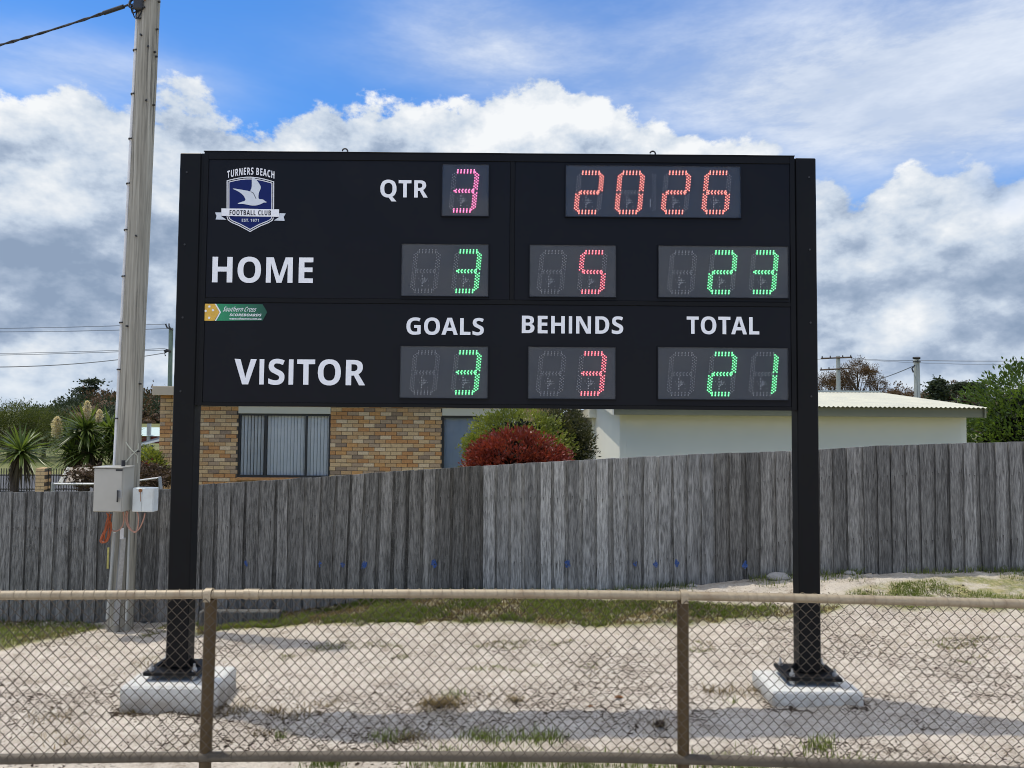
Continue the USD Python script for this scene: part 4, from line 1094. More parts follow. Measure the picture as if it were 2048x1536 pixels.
# ------------------------------------------------------------------ power pole with its boxes
PY_ = 6.08
pb = P(240, 1246, PY_); pb[2] = gz(pb[0], pb[1]) - 0.25
pt = P(301, -40, PY_)
pdir = (pt - P(241, 1240, PY_)); pdir /= pdir[2]
pole_at = lambda z: np.array([*(P(241, 1240, PY_) + pdir * (z - P(241, 1240, PY_)[2]))])
pole = thing('power_pole', 'tall leaning grey timber power pole with a white conduit on its left side', 'power pole', (pb[0], pb[1], 0))
zs = np.linspace(-0.5, 6.4, 60)
pr = np.interp(zs, [-0.5, 1.2, 6.4], [0.100, 0.094, 0.080])
v, f = tube([pole_at(z) for z in zs], pr, 28)
v = v + (np.stack([meshkit.fbm(v * np.array([18, 18, 1.2]), 3, 2), meshkit.fbm(v * np.array([18, 18, 1.2]), 3, 7), v[:, 0] * 0 + 0.5], 1) - 0.5) * 0.014
obj('trunk', (v, f), M_POLE, pole, smooth=50)
side = lambda z, a, e=0.0: pole_at(z) + np.array([math.sin(a), -math.cos(a), 0]) * (np.interp(z, [-0.5, 1.2, 6.4], [0.100, 0.094, 0.080]) + e)
cz = np.linspace(0.98, 6.4, 30)
cond = obj('conduit', tube([side(z, -1.18, 0.004) for z in cz], 0.0155, 10), M_PVC, pole, smooth=40)
for py in (17, 106, 193, 282, 371, 463, 555, 647, 740, 837):
    z = P(270, py, PY_)[2]
    a = [side(z, t, 0.006 if t > -0.9 or t < -1.45 else 0.021) for t in np.linspace(-1.6, -0.75, 9)]
    obj('conduit_clip', tube(a, 0.0065, 6), M_DKMETAL, cond)
for px, py, an_ in ((302, 26, 0.05), (296, 81, -0.1), (320, 61, 1.35), (311, 102, 0.55), (319, 115, 1.4), (318, 108, 1.2), (308, 208, 0.6), (313, 212, 1.35), (292, 477, 0.3), (268, 655, -0.1), (273, 768, 1.2), (322, 5, 1.45), (309, 2, 0.6), (270, 1022 - 120, 1.3)):
    z = P(px, py, PY_)[2]
    a, b = side(z, an_, -0.01), side(z, an_, 0.018)
    obj('step_bolt', tube([a, b], 0.0085, 6), M_DKMETAL, pole)
vb = [side(P(300, y, PY_)[2], t, 0.004) for y, t in ((-10, -0.35), (6, -0.1), (12, 0.02), (4, 0.2), (-10, 0.4))]
obj('bracket', tube(vb, 0.011, 6), M_RUST, pole)
for a, b in (((240, 885), (264, 929)), ((264, 888), (240, 926))):
    q0, q1 = P(*a, 5.9), P(*b, 5.9)
    pts = []
    for t in np.linspace(0, 1, 7):
        p = q0 + (q1 - q0) * t
        c = pole_at(p[2]); r_ = np.interp(p[2], [-0.5, 1.2, 6.4], [0.100, 0.094, 0.080]) + 0.0015
        dx = np.clip(p[0] - c[0], -r_ * .97, r_ * .97)
        pts.append((c[0] + dx, c[1] - math.sqrt(r_ * r_ - dx * dx), p[2]))
    obj('painted_stroke', tube(pts, 0.0055, 5), M_CHALK, pole)
# channel and pipes below the boxes
def down(px0, px1, py0, py1, Y, n=8):
    return [P(px0 + (px1 - px0) * t, py0 + (py1 - py0) * t, Y) for t in np.linspace(0, 1, n)]


obj('steel_channel', tube(down(246, 231, 1075, 1250, 5.955, 3), 0.026, 4), M_ZINC, pole)
obj('white_plate', box(P(240, 1078, 5.925) - [0, 0.004, 0], P(248, 1056, 5.925)), M_PVC, pole)
obj('lower_conduit', tube(down(229, 214, 1065, 1238, 5.945), 0.0115, 8), M_GREYPVC, pole, smooth=40)
obj('lower_conduit', tube(down(259, 252, 1050, 1245, 5.95), 0.0085, 8), M_GREYPVC, pole, smooth=40)
obj('yellow_tag', box(P(214, 1137, 5.97) - [0, .006, 0], P(219, 1095, 5.97)), simple('faded_yellow', (0.45, 0.40, 0.12), 0.8, 0.3, 40.0), pole)

cab = thing('meter_cabinet', 'grey steel electrical cabinet with a latch hung on the power pole', 'electrical box', P(216, 1024, 5.78))
a, b = P(185.5, 1024, 5.76), P(246.5, 935, 5.76)
obj('cabinet_body', box((a[0], 5.765, a[2]), (b[0], 5.93, b[2]), 0.004), M_STEELBOX, cab)
obj('cabinet_door', box((a[0] + 0.005, 5.752, a[2] + 0.006), (b[0] - 0.004, 5.765, b[2] - 0.010), 0.003), M_STEELBOX, cab)
obj('rain_lip', box((a[0] - 0.004, 5.745, b[2] - 0.006), (b[0] + 0.004, 5.93, b[2] + 0.004), 0.002), M_STEELBOX, cab)
h0, h1 = P(234, 996, 5.75), P(243, 980, 5.75)
hd = obj('latch_plate', box((h0[0], 5.748, h0[2]), (h1[0], 5.753, h1[2]), 0.002), M_ZINC, cab)
obj('latch_handle', tube([(h0[0] + 0.012, 5.735, h1[2]), (h0[0] + 0.015, 5.732, h0[2] + 0.02), (h0[0] + 0.010, 5.738, h0[2] - 0.03)], 0.007, 6), M_DKMETAL, cab)
n0, n1 = P(231.5, 942, 5.75), P(245, 938.5, 5.75)
obj('name_plate', box((n0[0], 5.7500, n0[2]), (n1[0], 5.7525, n1[2])), M_DKMETAL, cab)
gl = P(245, 934, 5.85)
obj('cable_gland', tube([(gl[0], 5.86, gl[2] - 0.01), (gl[0], 5.86, gl[2] + 0.055)], 0.0145, 8), M_CABLE, cab)
wb = thing('junction_box', 'small pale plastic junction box with a rust spot beside the steel cabinet', 'junction box', P(286, 1024, 5.88))
a, b = P(264, 1024, 5.86), P(307.5, 976, 5.86)
wbx = obj('box_body', box((a[0], 5.86, a[2]), (b[0], 5.945, b[2]), 0.005), M_WHITEBOX, wb)
mid = (a[0] + b[0]) / 2 - 0.006
for q0, q1 in ((a[0] + 0.004, mid - 0.0015), (mid + 0.0015, b[0] - 0.004)):
    obj('box_lid', box((q0, 5.853, a[2] + 0.005), (q1, 5.861, b[2] - 0.005), 0.002), M_WHITEBOX, wb)
rs = P(281, 981, 5.85)
obj('rusty_knob', tube([(rs[0], 5.845, rs[2]), (rs[0], 5.854, rs[2])], 0.014, 10), M_RUST, wb)
obj('rust_streak', box((rs[0] - 0.002, 5.8518, rs[2] - 0.09), (rs[0] + 0.003, 5.8532, rs[2])), M_RUST, wb)
for lab, mat_, pts in (('pink cable looping from the steel cabinet down to the pole', M_PINKCABLE, ((246, 1022), (247, 1045), (240, 1058), (228, 1062), (219, 1052), (217, 1036), (219, 1024))),
                       ('pale pink cable looping under the small pale junction box', M_PINKCABLE, ((254, 1022), (252, 1040), (258, 1056), (268, 1063), (278, 1058), (286, 1042), (290, 1026))),
                       ('thin pink cable hanging under the right edge of the pale junction box', M_PINKCABLE, ((256, 1024), (256, 1046), (264, 1061), (272, 1064), (276, 1052), (277, 1036), (274, 1024)))):
    cpts = np.array([P(*q, 5.87) for q in pts])
    t = np.linspace(0, len(cpts) - 1, 40)
    from scipy.interpolate import CubicSpline
    sp = CubicSpline(np.arange(len(cpts)), cpts)(t)
    o = obj('cable_loop', tube(sp, 0.0055, 6), mat_, smooth=True)
    info(o, lab, 'cable')
tp = np.array([P(*q, 5.84) for q in ((217, 1028), (210, 1060), (206, 1080), (212, 1083), (217, 1062), (218, 1040))])
m_ = MB()
for k in range(5):
    off = R.normal(0, 0.006, (6, 3)); off[:, 1] *= 2
    c_ = CubicSpline(np.arange(6), tp + off)(np.linspace(0, 5, 24))
    m_.tube(c_, 0.005, 4)
info(obj('orange_strap', m_.mesh(), M_ORANGE), 'bright orange strap hanging below the steel cabinet', 'strap')

# service cable and clamp at the top of the pole
p0, p1 = P(262, 8, 6.0), P(-330, 150, 7.5)
cp = [p0 + (p1 - p0) * t - np.array([0, 0, 0.10 * math.sin(math.pi * t)]) for t in np.linspace(0, 1, 24)]
ser = thing('service_cable', 'black twisted service cable running left from the top of the leaning pole', 'cable', p0)
for k in range(2):
    ph = np.linspace(0, 60, 24) + k * math.pi
    obj('strand', tube(np.array(cp) + np.stack([0 * ph, 0.007 * np.cos(ph), 0.007 * np.sin(ph)], 1), 0.0075, 6), M_CABLE, ser)
ts = np.linspace(0.09, 0.2, 5)
obj('cable_grip', tube([p0 + (p1 - p0) * t - np.array([0, 0, 0.10 * math.sin(math.pi * t)]) for t in (0.02, 0.04, 0.075)], 0.017, 8), M_CABLE, ser)
for k, (x_, y_, rx, rz_) in enumerate(((274, 24, 0.036, 0.055), (268, 18, 0.026, 0.04), (278, 28, 0.03, 0.045), (265, 8, 0.03, 0.04), (272, 5, 0.05, 0.04))):
    c = P(x_, y_, 6.0)
    an = np.linspace(0, 2 * math.pi, 24)
    obj('drip_loop', tube(np.stack([c[0] + rx * np.cos(an), c[1] + 0.01 * np.sin(an * 2 + k), c[2] + rz_ * np.sin(an)], 1), 0.0055 if k < 3 else 0.009, 5), M_CABLE, ser, smooth=True)
c = P(276, 10, 6.0)
obj('pole_clamp', box(c - [0.03, 0.03, 0.05], c + [0.05, 0.05, 0.045], 0.01), M_DKMETAL, ser)

# ------------------------------------------------------------------ brick house
HY = 15.5
hx = lambda px, py=880: P(px, py, HY)[0]
hz_ = lambda py, px=570: P(px, py, HY)[2]
house = thing('brick_house', 'single storey house of mottled buff and brown bricks behind the fence', 'house', (hx(680), HY, -0.5))
X0, X1 = hx(319.5, 850), hx(1120)
ZH = hz_(789, 330)
wins = [(hx(475.5), hz_(955), hx(660.5), hz_(827.5)), (hx(883.5, 880), hz_(990), hx(1040), hz_(832, 950))]
lints = [(hx(475.5), wins[0][3], hx(660.5), hz_(813.5)), (hx(883.5), wins[1][3], hx(1036), hz_(817, 950))]
solid = Polygon([(X0, -0.8), (X1, -0.8), (X1, ZH), (X0, ZH)])
for a, b, c, d in wins + lints:
    solid = solid.difference(Polygon([(a, b), (c, b), (c, d + 0.001), (a, d + 0.001)]))
wall = obj('wall', extrude_all(solid, HY + 0.012, HY + 0.12), M_MORTAR, house)
obj('side_wall', box((X0, HY + 0.122, -0.8), (X0 + 0.1, HY + 7, ZH)), M_BRICK, house)
bl, bh_, cl_, ch_ = 0.2305, 0.0755, 0.2405, 0.0855
bricks = []
nrow = int((ZH + 0.8) / ch_)
for r_i in range(nrow):
    z = ZH - (r_i + 1) * ch_ + 0.005
    off = (r_i % 2) * 0.5 * cl_
    x = X0 - off
    while x < X1:
        xa, xb = max(x, X0), min(x + bl, X1)
        x += cl_
        segs_ = [(xa, xb)]
        for a, b, c, d in [(w[0], w[1], w[2], l[3]) for w, l in zip(wins, lints)]:
            if z + bh_ * 0.6 > b and z + bh_ * 0.4 < d:
                nxt = []
                for p, q in segs_:
                    if q <= a or p >= c:
                        nxt.append((p, q))
                    else:
                        if p < a: nxt.append((p, a))
                        if q > c: nxt.append((c, q))
                segs_ = nxt
        for p, q in segs_:
            if q - p > 0.03:
                bricks.append((p, q, z))
def hidden(p, q, z):
    a = proj(((p + q) / 2, HY, z + bh_ / 2))
    x_, y_ = a
    if x_ < 345 and 788 < y_ < 975: return 0
    if 403 < x_ < 900 and 812 < y_ < 972 - (x_ - 403) * 0.085 + 6: return 0
    return 1
bricks.sort(key=lambda t: (hidden(*t), -(t[1] - t[0])))
rest = MB()
for n_, (p, q, z) in enumerate(bricks):
    pr_ = R.uniform(-0.002, 0.003)
    m_ = box((p + R.normal(0, .001), HY + pr_, z + R.normal(0, .001)), (q + R.normal(0, .001), HY + 0.05, z + bh_ + R.normal(0, .001)), 0.0)
    if n_ < 300:
        obj('brick', m_, M_BRICK, wall)
    else:
        rest.add(m_)
obj('brickwork', rest.mesh(), M_BRICK, wall, kind='stuff')
for a, b, c, d in lints:
    obj('lintel_panel', box((a + 0.003, HY - 0.012, b + 0.003), (c - 0.003, HY + 0.06, d), 0.004), M_CREAM, house)
M_BLIND = simple('pale_blind', (0.86, 0.86, 0.84), 0.7, 0.05, 5.0)
M_SHEER = simple('blue_grey_blind', (0.26, 0.31, 0.37), 0.7, 0.06, 5.0)
M_WGLASS = glass_material('window_glass', (0.985, 0.985, 0.985), 1.16, 0.01)
M_ROOM = simple('dim_room', (0.03, 0.03, 0.03), 0.9, 0.1, 2.0)
for k, (a, b, c, d) in enumerate(wins):
    w = holder('window', house, 'wide dark framed window with pale vertical blinds' if k == 0 else 'dark framed window with blue grey blinds')
    fr = 0.045
    fm = MB()
    for lo, hi in (((a, HY + .035, b), (a + fr, HY + .075, d)), ((c - fr, HY + .035, b), (c, HY + .075, d)), ((a + fr, HY + .035, d - fr), (c - fr, HY + .075, d)), ((a + fr, HY + .035, b), (c - fr, HY + .075, b + fr))):
        fm.box(lo, hi)
    cuts = [hx(530), hx(611)] if k == 0 else [hx(955)]
    for mx in cuts:
        fm.box((mx - 0.022, HY + .036, b + fr), (mx + 0.022, HY + .074, d - fr))
    obj('window_frame', fm.mesh(), M_DKMETAL, w)
    xs = [a + fr] + cuts + [c - fr]
    for xa, xb in zip(xs[:-1], xs[1:]):
        obj('window_pane', box((xa, HY + .054, b + fr), (xb, HY + .057, d - fr)), M_WGLASS, w)
    ns = 27 if k == 0 else 22
    for xa in np.linspace(a + 0.06, c - 0.06, ns):
        leftp = k == 0 and xa < cuts[0]
        rot_ = (1.0 if leftp else 0.66) if k == 0 else 0.12
        sl = rotz(box((xa - (0.033 if k == 0 else 0.044), HY + 0.125, b + 0.03), (xa + (0.033 if k == 0 else 0.044), HY + 0.128, d - 0.03)), rot_ + R.normal(0, 0.03), np.array([xa, HY + 0.1265, 0]))
        obj('blind_slat', sl, M_BLIND if k == 0 else M_SHEER, w)
    obj('room_recess', box((a, HY + 0.45, b), (c, HY + 0.47, d)), M_ROOM, w)
    bm = MB()
    bm.box((a - .01, HY + .121, b - .02), (a, HY + .45, d)); bm.box((c, HY + .121, b - .02), (c + .01, HY + .45, d)); bm.box((a, HY + .121, d), (c, HY + .45, d + .01)); bm.box((a, HY + .121, b - .03), (c, HY + .45, b - .02))
    obj('window_reveal', bm.mesh(), M_CREAM, w)
    if k == 0:
        obj('window_sill', box((a, HY - 0.02, b - 0.07), (c, HY + 0.034, b - 0.004), 0.006), M_BRICK, w)
# roof with its fascia
zf0, zf1 = P(303, 790, HY - 0.35)[2], P(303, 772, HY - 0.35)[2]
xf0 = P(304.5, 780, HY - 0.35)[0]
M_TAN = simple('tan_fascia', (0.42, 0.35, 0.25), 0.6, 0.05, 4.0)
roof = obj('roof', trimesh.convex.convex_hull(np.array([(xf0 + 0.03, HY - 0.3, zf1 - 0.06), (X1 + 0.3, HY - 0.3, zf1 - 0.06), (xf0 + 0.03, HY + 7, zf1 - 0.06), (X1 + 0.3, HY + 7, zf1 - 0.06), (xf0 + 2.2, HY + 3.4, zf1 + 0.25), (X1 - 2.0, HY + 3.4, zf1 + 0.25)])), simple('brown_roof_tiles', (0.13, 0.09, 0.07), 0.8, 0.2, 8.0), house)
obj('fascia', box((xf0, HY - 0.36, zf0), (X1 + 0.35, HY - 0.33, zf1), 0.004), M_TAN, roof)
obj('side_fascia', box((xf0, HY - 0.329, zf0), (xf0 + 0.03, HY + 7.0, zf1), 0.004), M_TAN, roof)
obj('eave_lining', box((xf0 + 0.031, HY - 0.329, zf0 + 0.02), (X1 + 0.33, HY + 0.5, zf0 + 0.035)), M_CREAM, roof)

# ------------------------------------------------------------------ cream garage with an iron roof
GY = 11.6
gar = thing('garage', 'cream fibro garage with a corrugated iron roof beyond the fence', 'garage', (4.6, 14.5, -0.4))
GX0, GX1 = P(1240, 870, GY)[0], P(1933, 870, GY)[0]
GYB = 17.6
ze0, ze1 = P(1966, 835.5, 11.25)[2], P(1966, 817, 11.25)[2]
pitch = math.tan(math.radians(6.0))
RX0, RX1 = P(1224, 830, 11.25)[0], P(1968.5, 825, 11.25)[0]
RYB = 14.5
zr_ = lambda y: ze1 + 0.012 + (np.minimum(y, 2 * RYB - y) - 11.2) * pitch
wall_prof = [(GY, -0.7), (GYB, -0.7), (GYB, zr_(GYB) - 0.07), (RYB, zr_(RYB) - 0.07), (GY, zr_(GY) - 0.07)]
obj('front_wall', box((GX0 + 0.101, GY, -0.7), (GX1 - 0.101, GY + 0.1, zr_(GY) - 0.07)), M_FIBRO, gar)
for xa in (GX0, GX1 - 0.1):
    e = trimesh.creation.extrude_polygon(Polygon(wall_prof), 0.1, engine='earcut')
    v = np.array(e.vertices)
    obj('side_wall', (np.stack([xa + v[:, 2], v[:, 0], v[:, 1]], 1), np.array(e.faces)), M_FIBRO, gar)
obj('rear_wall', box((GX0 + 0.101, GYB - 0.1, -0.7), (GX1 - 0.101, GYB, zr_(GYB) - 0.07)), M_FIBRO, gar)
obj('corner_strip', box((GX0 - 0.006, GY - 0.006, -0.7), (GX0 + 0.03, GY - 0.001, ze0 + 0.1)), M_FIBRO, gar)
# corrugated sheets
cpitch = 0.0735
xs = np.arange(RX0, RX1, cpitch / 8)
wave = 0.0095 * np.sin((xs - RX0) / cpitch * 2 * math.pi)
nsheet = 8
bounds = np.linspace(RX0, RX1, nsheet + 1)
for half, (ya, yb) in enumerate(((11.17, RYB), (RYB, 2 * RYB - 11.17))):
    for sidx in range(nsheet):
        sel = (xs >= bounds[sidx] - 0.05) & (xs <= bounds[sidx + 1] + 0.001)
        xx_, ww = xs[sel], wave[sel]
        lift = 0.0008 * (sidx % 2)
        ys = np.linspace(ya, yb, 4)
        vs = np.concatenate([np.stack([xx_, np.full(len(xx_), y), zr_(np.array(y)) + ww + lift], 1) for y in ys] + [np.stack([xx_, np.full(len(xx_), y), zr_(np.array(y)) + ww + lift - 0.002], 1) for y in ys])
        n = len(xx_)
        ii_, jj_ = np.meshgrid(np.arange(3), np.arange(n - 1), indexing='ij')
        qd = np.stack([ii_ * n + jj_, ii_ * n + jj_ + 1, (ii_ + 1) * n + jj_ + 1, (ii_ + 1) * n + jj_], -1).reshape(-1, 4)
        lo_ = qd[:, ::-1] + 4 * n
        edge_ = np.stack([np.arange(n - 1), 4 * n + np.arange(n - 1), 4 * n + np.arange(1, n), np.arange(1, n)], 1)
        obj('roof_sheet', (vs, np.vstack([qd, lo_, edge_])), M_ROOF, gar, smooth=40)
rp = MB()
rp.add(trimesh.convex.convex_hull(np.array([(RX0 - .02, RYB - .16, zr_(RYB) + .0 - .004), (RX0 - .02, RYB, zr_(RYB) + .032), (RX0 - .02, RYB + .16, zr_(RYB) - .004), (RX1 + .01, RYB - .16, zr_(RYB) - .004), (RX1 + .01, RYB, zr_(RYB) + .032), (RX1 + .01, RYB + .16, zr_(RYB) - .004)])))
obj('ridge_cap', rp.mesh(), M_RIDGE, gar)
obj('front_fascia', box((RX0 + .03, 11.235, ze0), (RX1 - .03, 11.26, ze1), 0.003), M_FASCIA, gar)
obj('eave_lining', box((RX0 + .05, 11.2605, ze0 + 0.012), (RX1 - .05, GY - 0.001, ze0 + 0.022)), M_CREAM, gar)
for xa in (RX0, RX1 - 0.025):
    prof = Polygon([(11.20, ze0 - 0.005), (11.20, zr_(11.2) - 0.014), (RYB, zr_(RYB) - 0.014), (2 * RYB - 11.2, zr_(11.2) - 0.014), (2 * RYB - 11.2, ze0 - 0.005), (RYB, zr_(RYB) - 0.16)])
    e = trimesh.creation.extrude_polygon(prof, 0.025, engine='earcut')
    v = np.array(e.vertices)
    obj('barge_board', (np.stack([xa + v[:, 2], v[:, 0], v[:, 1]], 1), np.array(e.faces)), M_FASCIA if xa > 3 else M_CREAM, gar)
# side door near the back of the left wall
dy = lambda px: GX0 * FPX / (px - 1024 - 6)
y0_, y1_ = dy(1194), dy(1173)
zt_d = P(1183, 841, 15.8)[2]
door = holder('side_door', gar, 'buff side door in a brown frame')
M_BUFF = simple('buff_door', (0.55, 0.47, 0.35), 0.6, 0.04, 3.0)
M_JAMB = simple('brown_jamb', (0.33, 0.22, 0.12), 0.6, 0.08, 5.0)
obj('door_leaf', box((GX0 - 0.012, y0_ + 0.02, -0.6), (GX0 - 0.001, y1_ - 0.9, zt_d - 0.03)), M_BUFF, door)
for a, b, c, d in ((y0_ - 0.05, y0_ + 0.02, -0.6, zt_d), (y1_ - 0.9, y1_ - 0.3, -0.6, zt_d), (y0_ - 0.05, y1_ - 0.2, zt_d + 0.001, zt_d + 0.06)):
    obj('door_frame', box((GX0 - 0.04, a, c), (GX0 - 0.0005, b, d), 0.003), M_JAMB if b > y0_ + 0.1 and d < zt_d + 0.01 else M_FIBRO, door)
obj('door_frame', box((GX0 - 0.07, y1_ - 0.299, -0.6), (GX0 - 0.0005, y1_ - 0.1, zt_d), 0.003), M_FIBRO, door)
obj('door_hood', box((GX0 - 0.15, y0_ - 0.45, zt_d + 0.062), (GX0 - 0.0005, y1_ + 0.3, zt_d + 0.24), 0.006), M_CREAM, gar)

# ------------------------------------------------------------------ vegetation
def unit(v):
    return v / (np.linalg.norm(v, axis=-1, keepdims=True) + 1e-12)


def leaves(c, d, L, wd, rng, fold=0.25, up=0.4):
    """Diamond leaves with a fold along the midrib: centres c, pointing along d."""
    n = len(c)
    L = np.broadcast_to(L, (n,))[:, None]; wd = np.broadcast_to(wd, (n,))[:, None]
    d = unit(d)
    s = unit(np.cross(d, unit(rng.normal(size=(n, 3)) + np.array([0, 0, up]))))
    nn = np.cross(s, d)
    v = np.stack([c, c + d * L * 0.45 + s * wd * 0.5 + nn * fold * wd * 0.5, c + d * L, c + d * L * 0.45 - s * wd * 0.5 + nn * fold * wd * 0.5], 1)
    f = np.array([[0, 1, 2], [0, 2, 3]])
    return v.reshape(-1, 3), (f[None] + (np.arange(n) * 4)[:, None, None]).reshape(-1, 3)


def crown_points(n, centre, rad, rng, seed, clump=0.12, shell=0.72, rough=0.25, nclump=None, flat=0.0):
    """Points gathered in clumps near the skin of a lumpy ellipsoid; returns points and outward directions."""
    k = nclump or max(20, n // 60)
    q = unit(rng.normal(size=(k, 3)))
    q[:, 2] = np.where(q[:, 2] < -0.5 + flat, -q[:, 2] * 0.5, q[:, 2])
    lump = 1 + rough * 2 * (meshkit.fbm(q * 2.1 + seed, 3, seed) - 0.5)
    rr_ = (shell + (1 - shell) * rng.random(k) ** 0.5) * lump
    cc = q * rr_[:, None]
    idx = rng.integers(0, k, n)
    p = cc[idx] + rng.normal(size=(n, 3)) * clump
    return np.asarray(centre) + p * np.asarray(rad), unit(p + rng.normal(size=(n, 3)) * 0.45 + np.array([0, 0, 0.25])), idx


def bush(name, label, cat, centre, rad, base_z, n, L, wd, mat_, seed, clump=0.11, shell=0.75, rough=0.2, group=None, core=None, trunk_r=0.03, stems=5, nclump=None, part='crown', extra=None):
    rng = np.random.default_rng(seed)
    t = thing(name, label, cat, (centre[0], centre[1], base_z), group)
    p, d, _ = crown_points(n, centre, rad, rng, seed, clump, shell, rough, nclump)
    m_ = MB()
    m_.add(leaves(p, d, L * rng.uniform(0.7, 1.25, n), wd * rng.uniform(0.7, 1.2, n), rng))
    obj(part, m_.mesh(), mat_, t)
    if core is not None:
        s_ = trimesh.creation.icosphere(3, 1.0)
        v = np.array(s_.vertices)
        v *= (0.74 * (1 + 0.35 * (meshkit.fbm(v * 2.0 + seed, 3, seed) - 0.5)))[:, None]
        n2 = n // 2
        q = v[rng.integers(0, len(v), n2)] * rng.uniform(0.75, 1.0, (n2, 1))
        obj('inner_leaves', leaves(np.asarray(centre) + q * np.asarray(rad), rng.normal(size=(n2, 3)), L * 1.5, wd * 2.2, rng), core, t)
    m_ = MB()
    for k in range(stems):
        a = rng.uniform(0, 2 * math.pi)
        e = np.asarray(centre) + np.array([math.cos(a) * rad[0], math.sin(a) * rad[1], rad[2] * 0.5]) * rng.uniform(0.2, 0.6)
        b0 = np.array([centre[0], centre[1], base_z - 0.05]) + np.array([math.cos(a), math.sin(a), 0]) * trunk_r
        midp = (b0 + e) / 2 + rng.normal(size=3) * 0.08 * rad[0]
        m_.tube([b0, midp, e], [trunk_r, trunk_r * 0.7, trunk_r * 0.25], 6)
    obj('trunk', m_.mesh(), M_BARK, t)
    return t


M_RED = leaf_material('photinia_leaf', [(0.0, (0.08, 0.018, 0.013)), (0.30, (0.24, 0.038, 0.024)), (0.55, (0.37, 0.07, 0.04)), (0.78, (0.36, 0.16, 0.05)), (1.0, (0.19, 0.22, 0.055))], 0.38, 0.3, 0.5, 2.2)
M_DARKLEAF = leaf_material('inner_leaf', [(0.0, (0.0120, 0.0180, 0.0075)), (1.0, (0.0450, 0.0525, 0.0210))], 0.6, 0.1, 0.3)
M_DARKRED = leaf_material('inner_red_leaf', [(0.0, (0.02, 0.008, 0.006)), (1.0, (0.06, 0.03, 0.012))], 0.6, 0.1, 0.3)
M_YELLOWGREEN = leaf_material('yellow_green_leaf', [(0.0, (0.06, 0.08, 0.016)), (0.3, (0.24, 0.26, 0.045)), (0.65, (0.48, 0.46, 0.10)), (1.0, (0.66, 0.58, 0.20))], 0.4, 0.4, 0.5, 2.4)
M_OLIVE = leaf_material('olive_leaf', [(0.0, (0.0300, 0.0330, 0.0120)), (0.5, (0.0975, 0.0930, 0.0330)), (0.85, (0.2250, 0.1800, 0.0675)), (1.0, (0.2550, 0.2700, 0.0750))], 0.5, 0.25, 0.4, 2.0)
M_GLOSSY = leaf_material('glossy_green_leaf', [(0.0, (0.030, 0.052, 0.012)), (0.4, (0.115, 0.17, 0.028)), (0.75, (0.30, 0.36, 0.06)), (1.0, (0.50, 0.52, 0.13))], 0.28, 0.4, 0.6, 1.6)
M_SWORD = leaf_material('sword_leaf', [(0.0, (0.05, 0.075, 0.018)), (0.4, (0.16, 0.21, 0.045)), (0.75, (0.36, 0.38, 0.10)), (1.0, (0.62, 0.58, 0.26))], 0.38, 0.45, 0.5, 3.0)
M_DEADLEAF = leaf_material('dead_leaf', [(0.0, (0.07, 0.05, 0.03)), (0.6, (0.16, 0.12, 0.07)), (1.0, (0.26, 0.20, 0.12))], 0.8, 0.15, 0.2)
M_FLOWER = leaf_material('cream_flower', [(0.0, (0.62, 0.51, 0.34)), (0.6, (0.80, 0.71, 0.55)), (1.0, (0.88, 0.82, 0.66))], 0.7, 0.4, 0.3)
M_WATTLE = leaf_material('feathery_leaf', [(0.0, (0.03, 0.042, 0.010)), (0.45, (0.105, 0.12, 0.022)), (0.8, (0.22, 0.215, 0.035)), (1.0, (0.30, 0.26, 0.055))], 0.6, 0.35, 0.3, 0.5)
M_FOREST = leaf_material('forest_leaf', [(0.0, (0.0270, 0.0390, 0.0210)), (0.5, (0.0675, 0.0825, 0.0420)), (0.85, (0.1275, 0.1200, 0.0675)), (1.0, (0.1950, 0.1500, 0.0900))], 0.7, 0.15, 0.2, 0.06)
M_SHEOAK = leaf_material('she_oak_leaf', [(0.0, (0.0585, 0.0364, 0.0208)), (0.45, (0.1560, 0.0936, 0.0494)), (0.8, (0.2600, 0.1625, 0.0845)), (1.0, (0.1300, 0.1430, 0.0520))], 0.7, 0.2, 0.2, 0.5)

# red photinia against the fence
c = P(1036, 945, 8.4)
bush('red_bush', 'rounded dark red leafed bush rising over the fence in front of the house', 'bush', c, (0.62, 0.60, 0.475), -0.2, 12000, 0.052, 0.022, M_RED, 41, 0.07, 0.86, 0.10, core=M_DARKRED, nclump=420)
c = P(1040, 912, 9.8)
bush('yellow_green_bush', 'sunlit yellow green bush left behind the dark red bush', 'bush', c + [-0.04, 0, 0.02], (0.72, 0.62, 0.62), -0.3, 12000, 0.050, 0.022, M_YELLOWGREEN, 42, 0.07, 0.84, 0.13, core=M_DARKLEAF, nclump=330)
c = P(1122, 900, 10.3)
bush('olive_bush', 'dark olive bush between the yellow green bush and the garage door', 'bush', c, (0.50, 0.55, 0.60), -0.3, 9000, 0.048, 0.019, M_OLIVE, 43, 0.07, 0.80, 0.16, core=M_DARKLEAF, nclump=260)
# the big glossy shrub past the garage
c = P(2128, 893, 12.4)
bush('glossy_tree', 'large bushy tree with glossy green leaves at the right end of the garage', 'tree', c + [0.15, 0.4, 0], (1.62, 1.35, 1.40), -0.5, 15000, 0.095, 0.042, M_GLOSSY, 44, 0.06, 0.82, 0.16, core=M_DARKLEAF, nclump=420, trunk_r=0.07, stems=7)


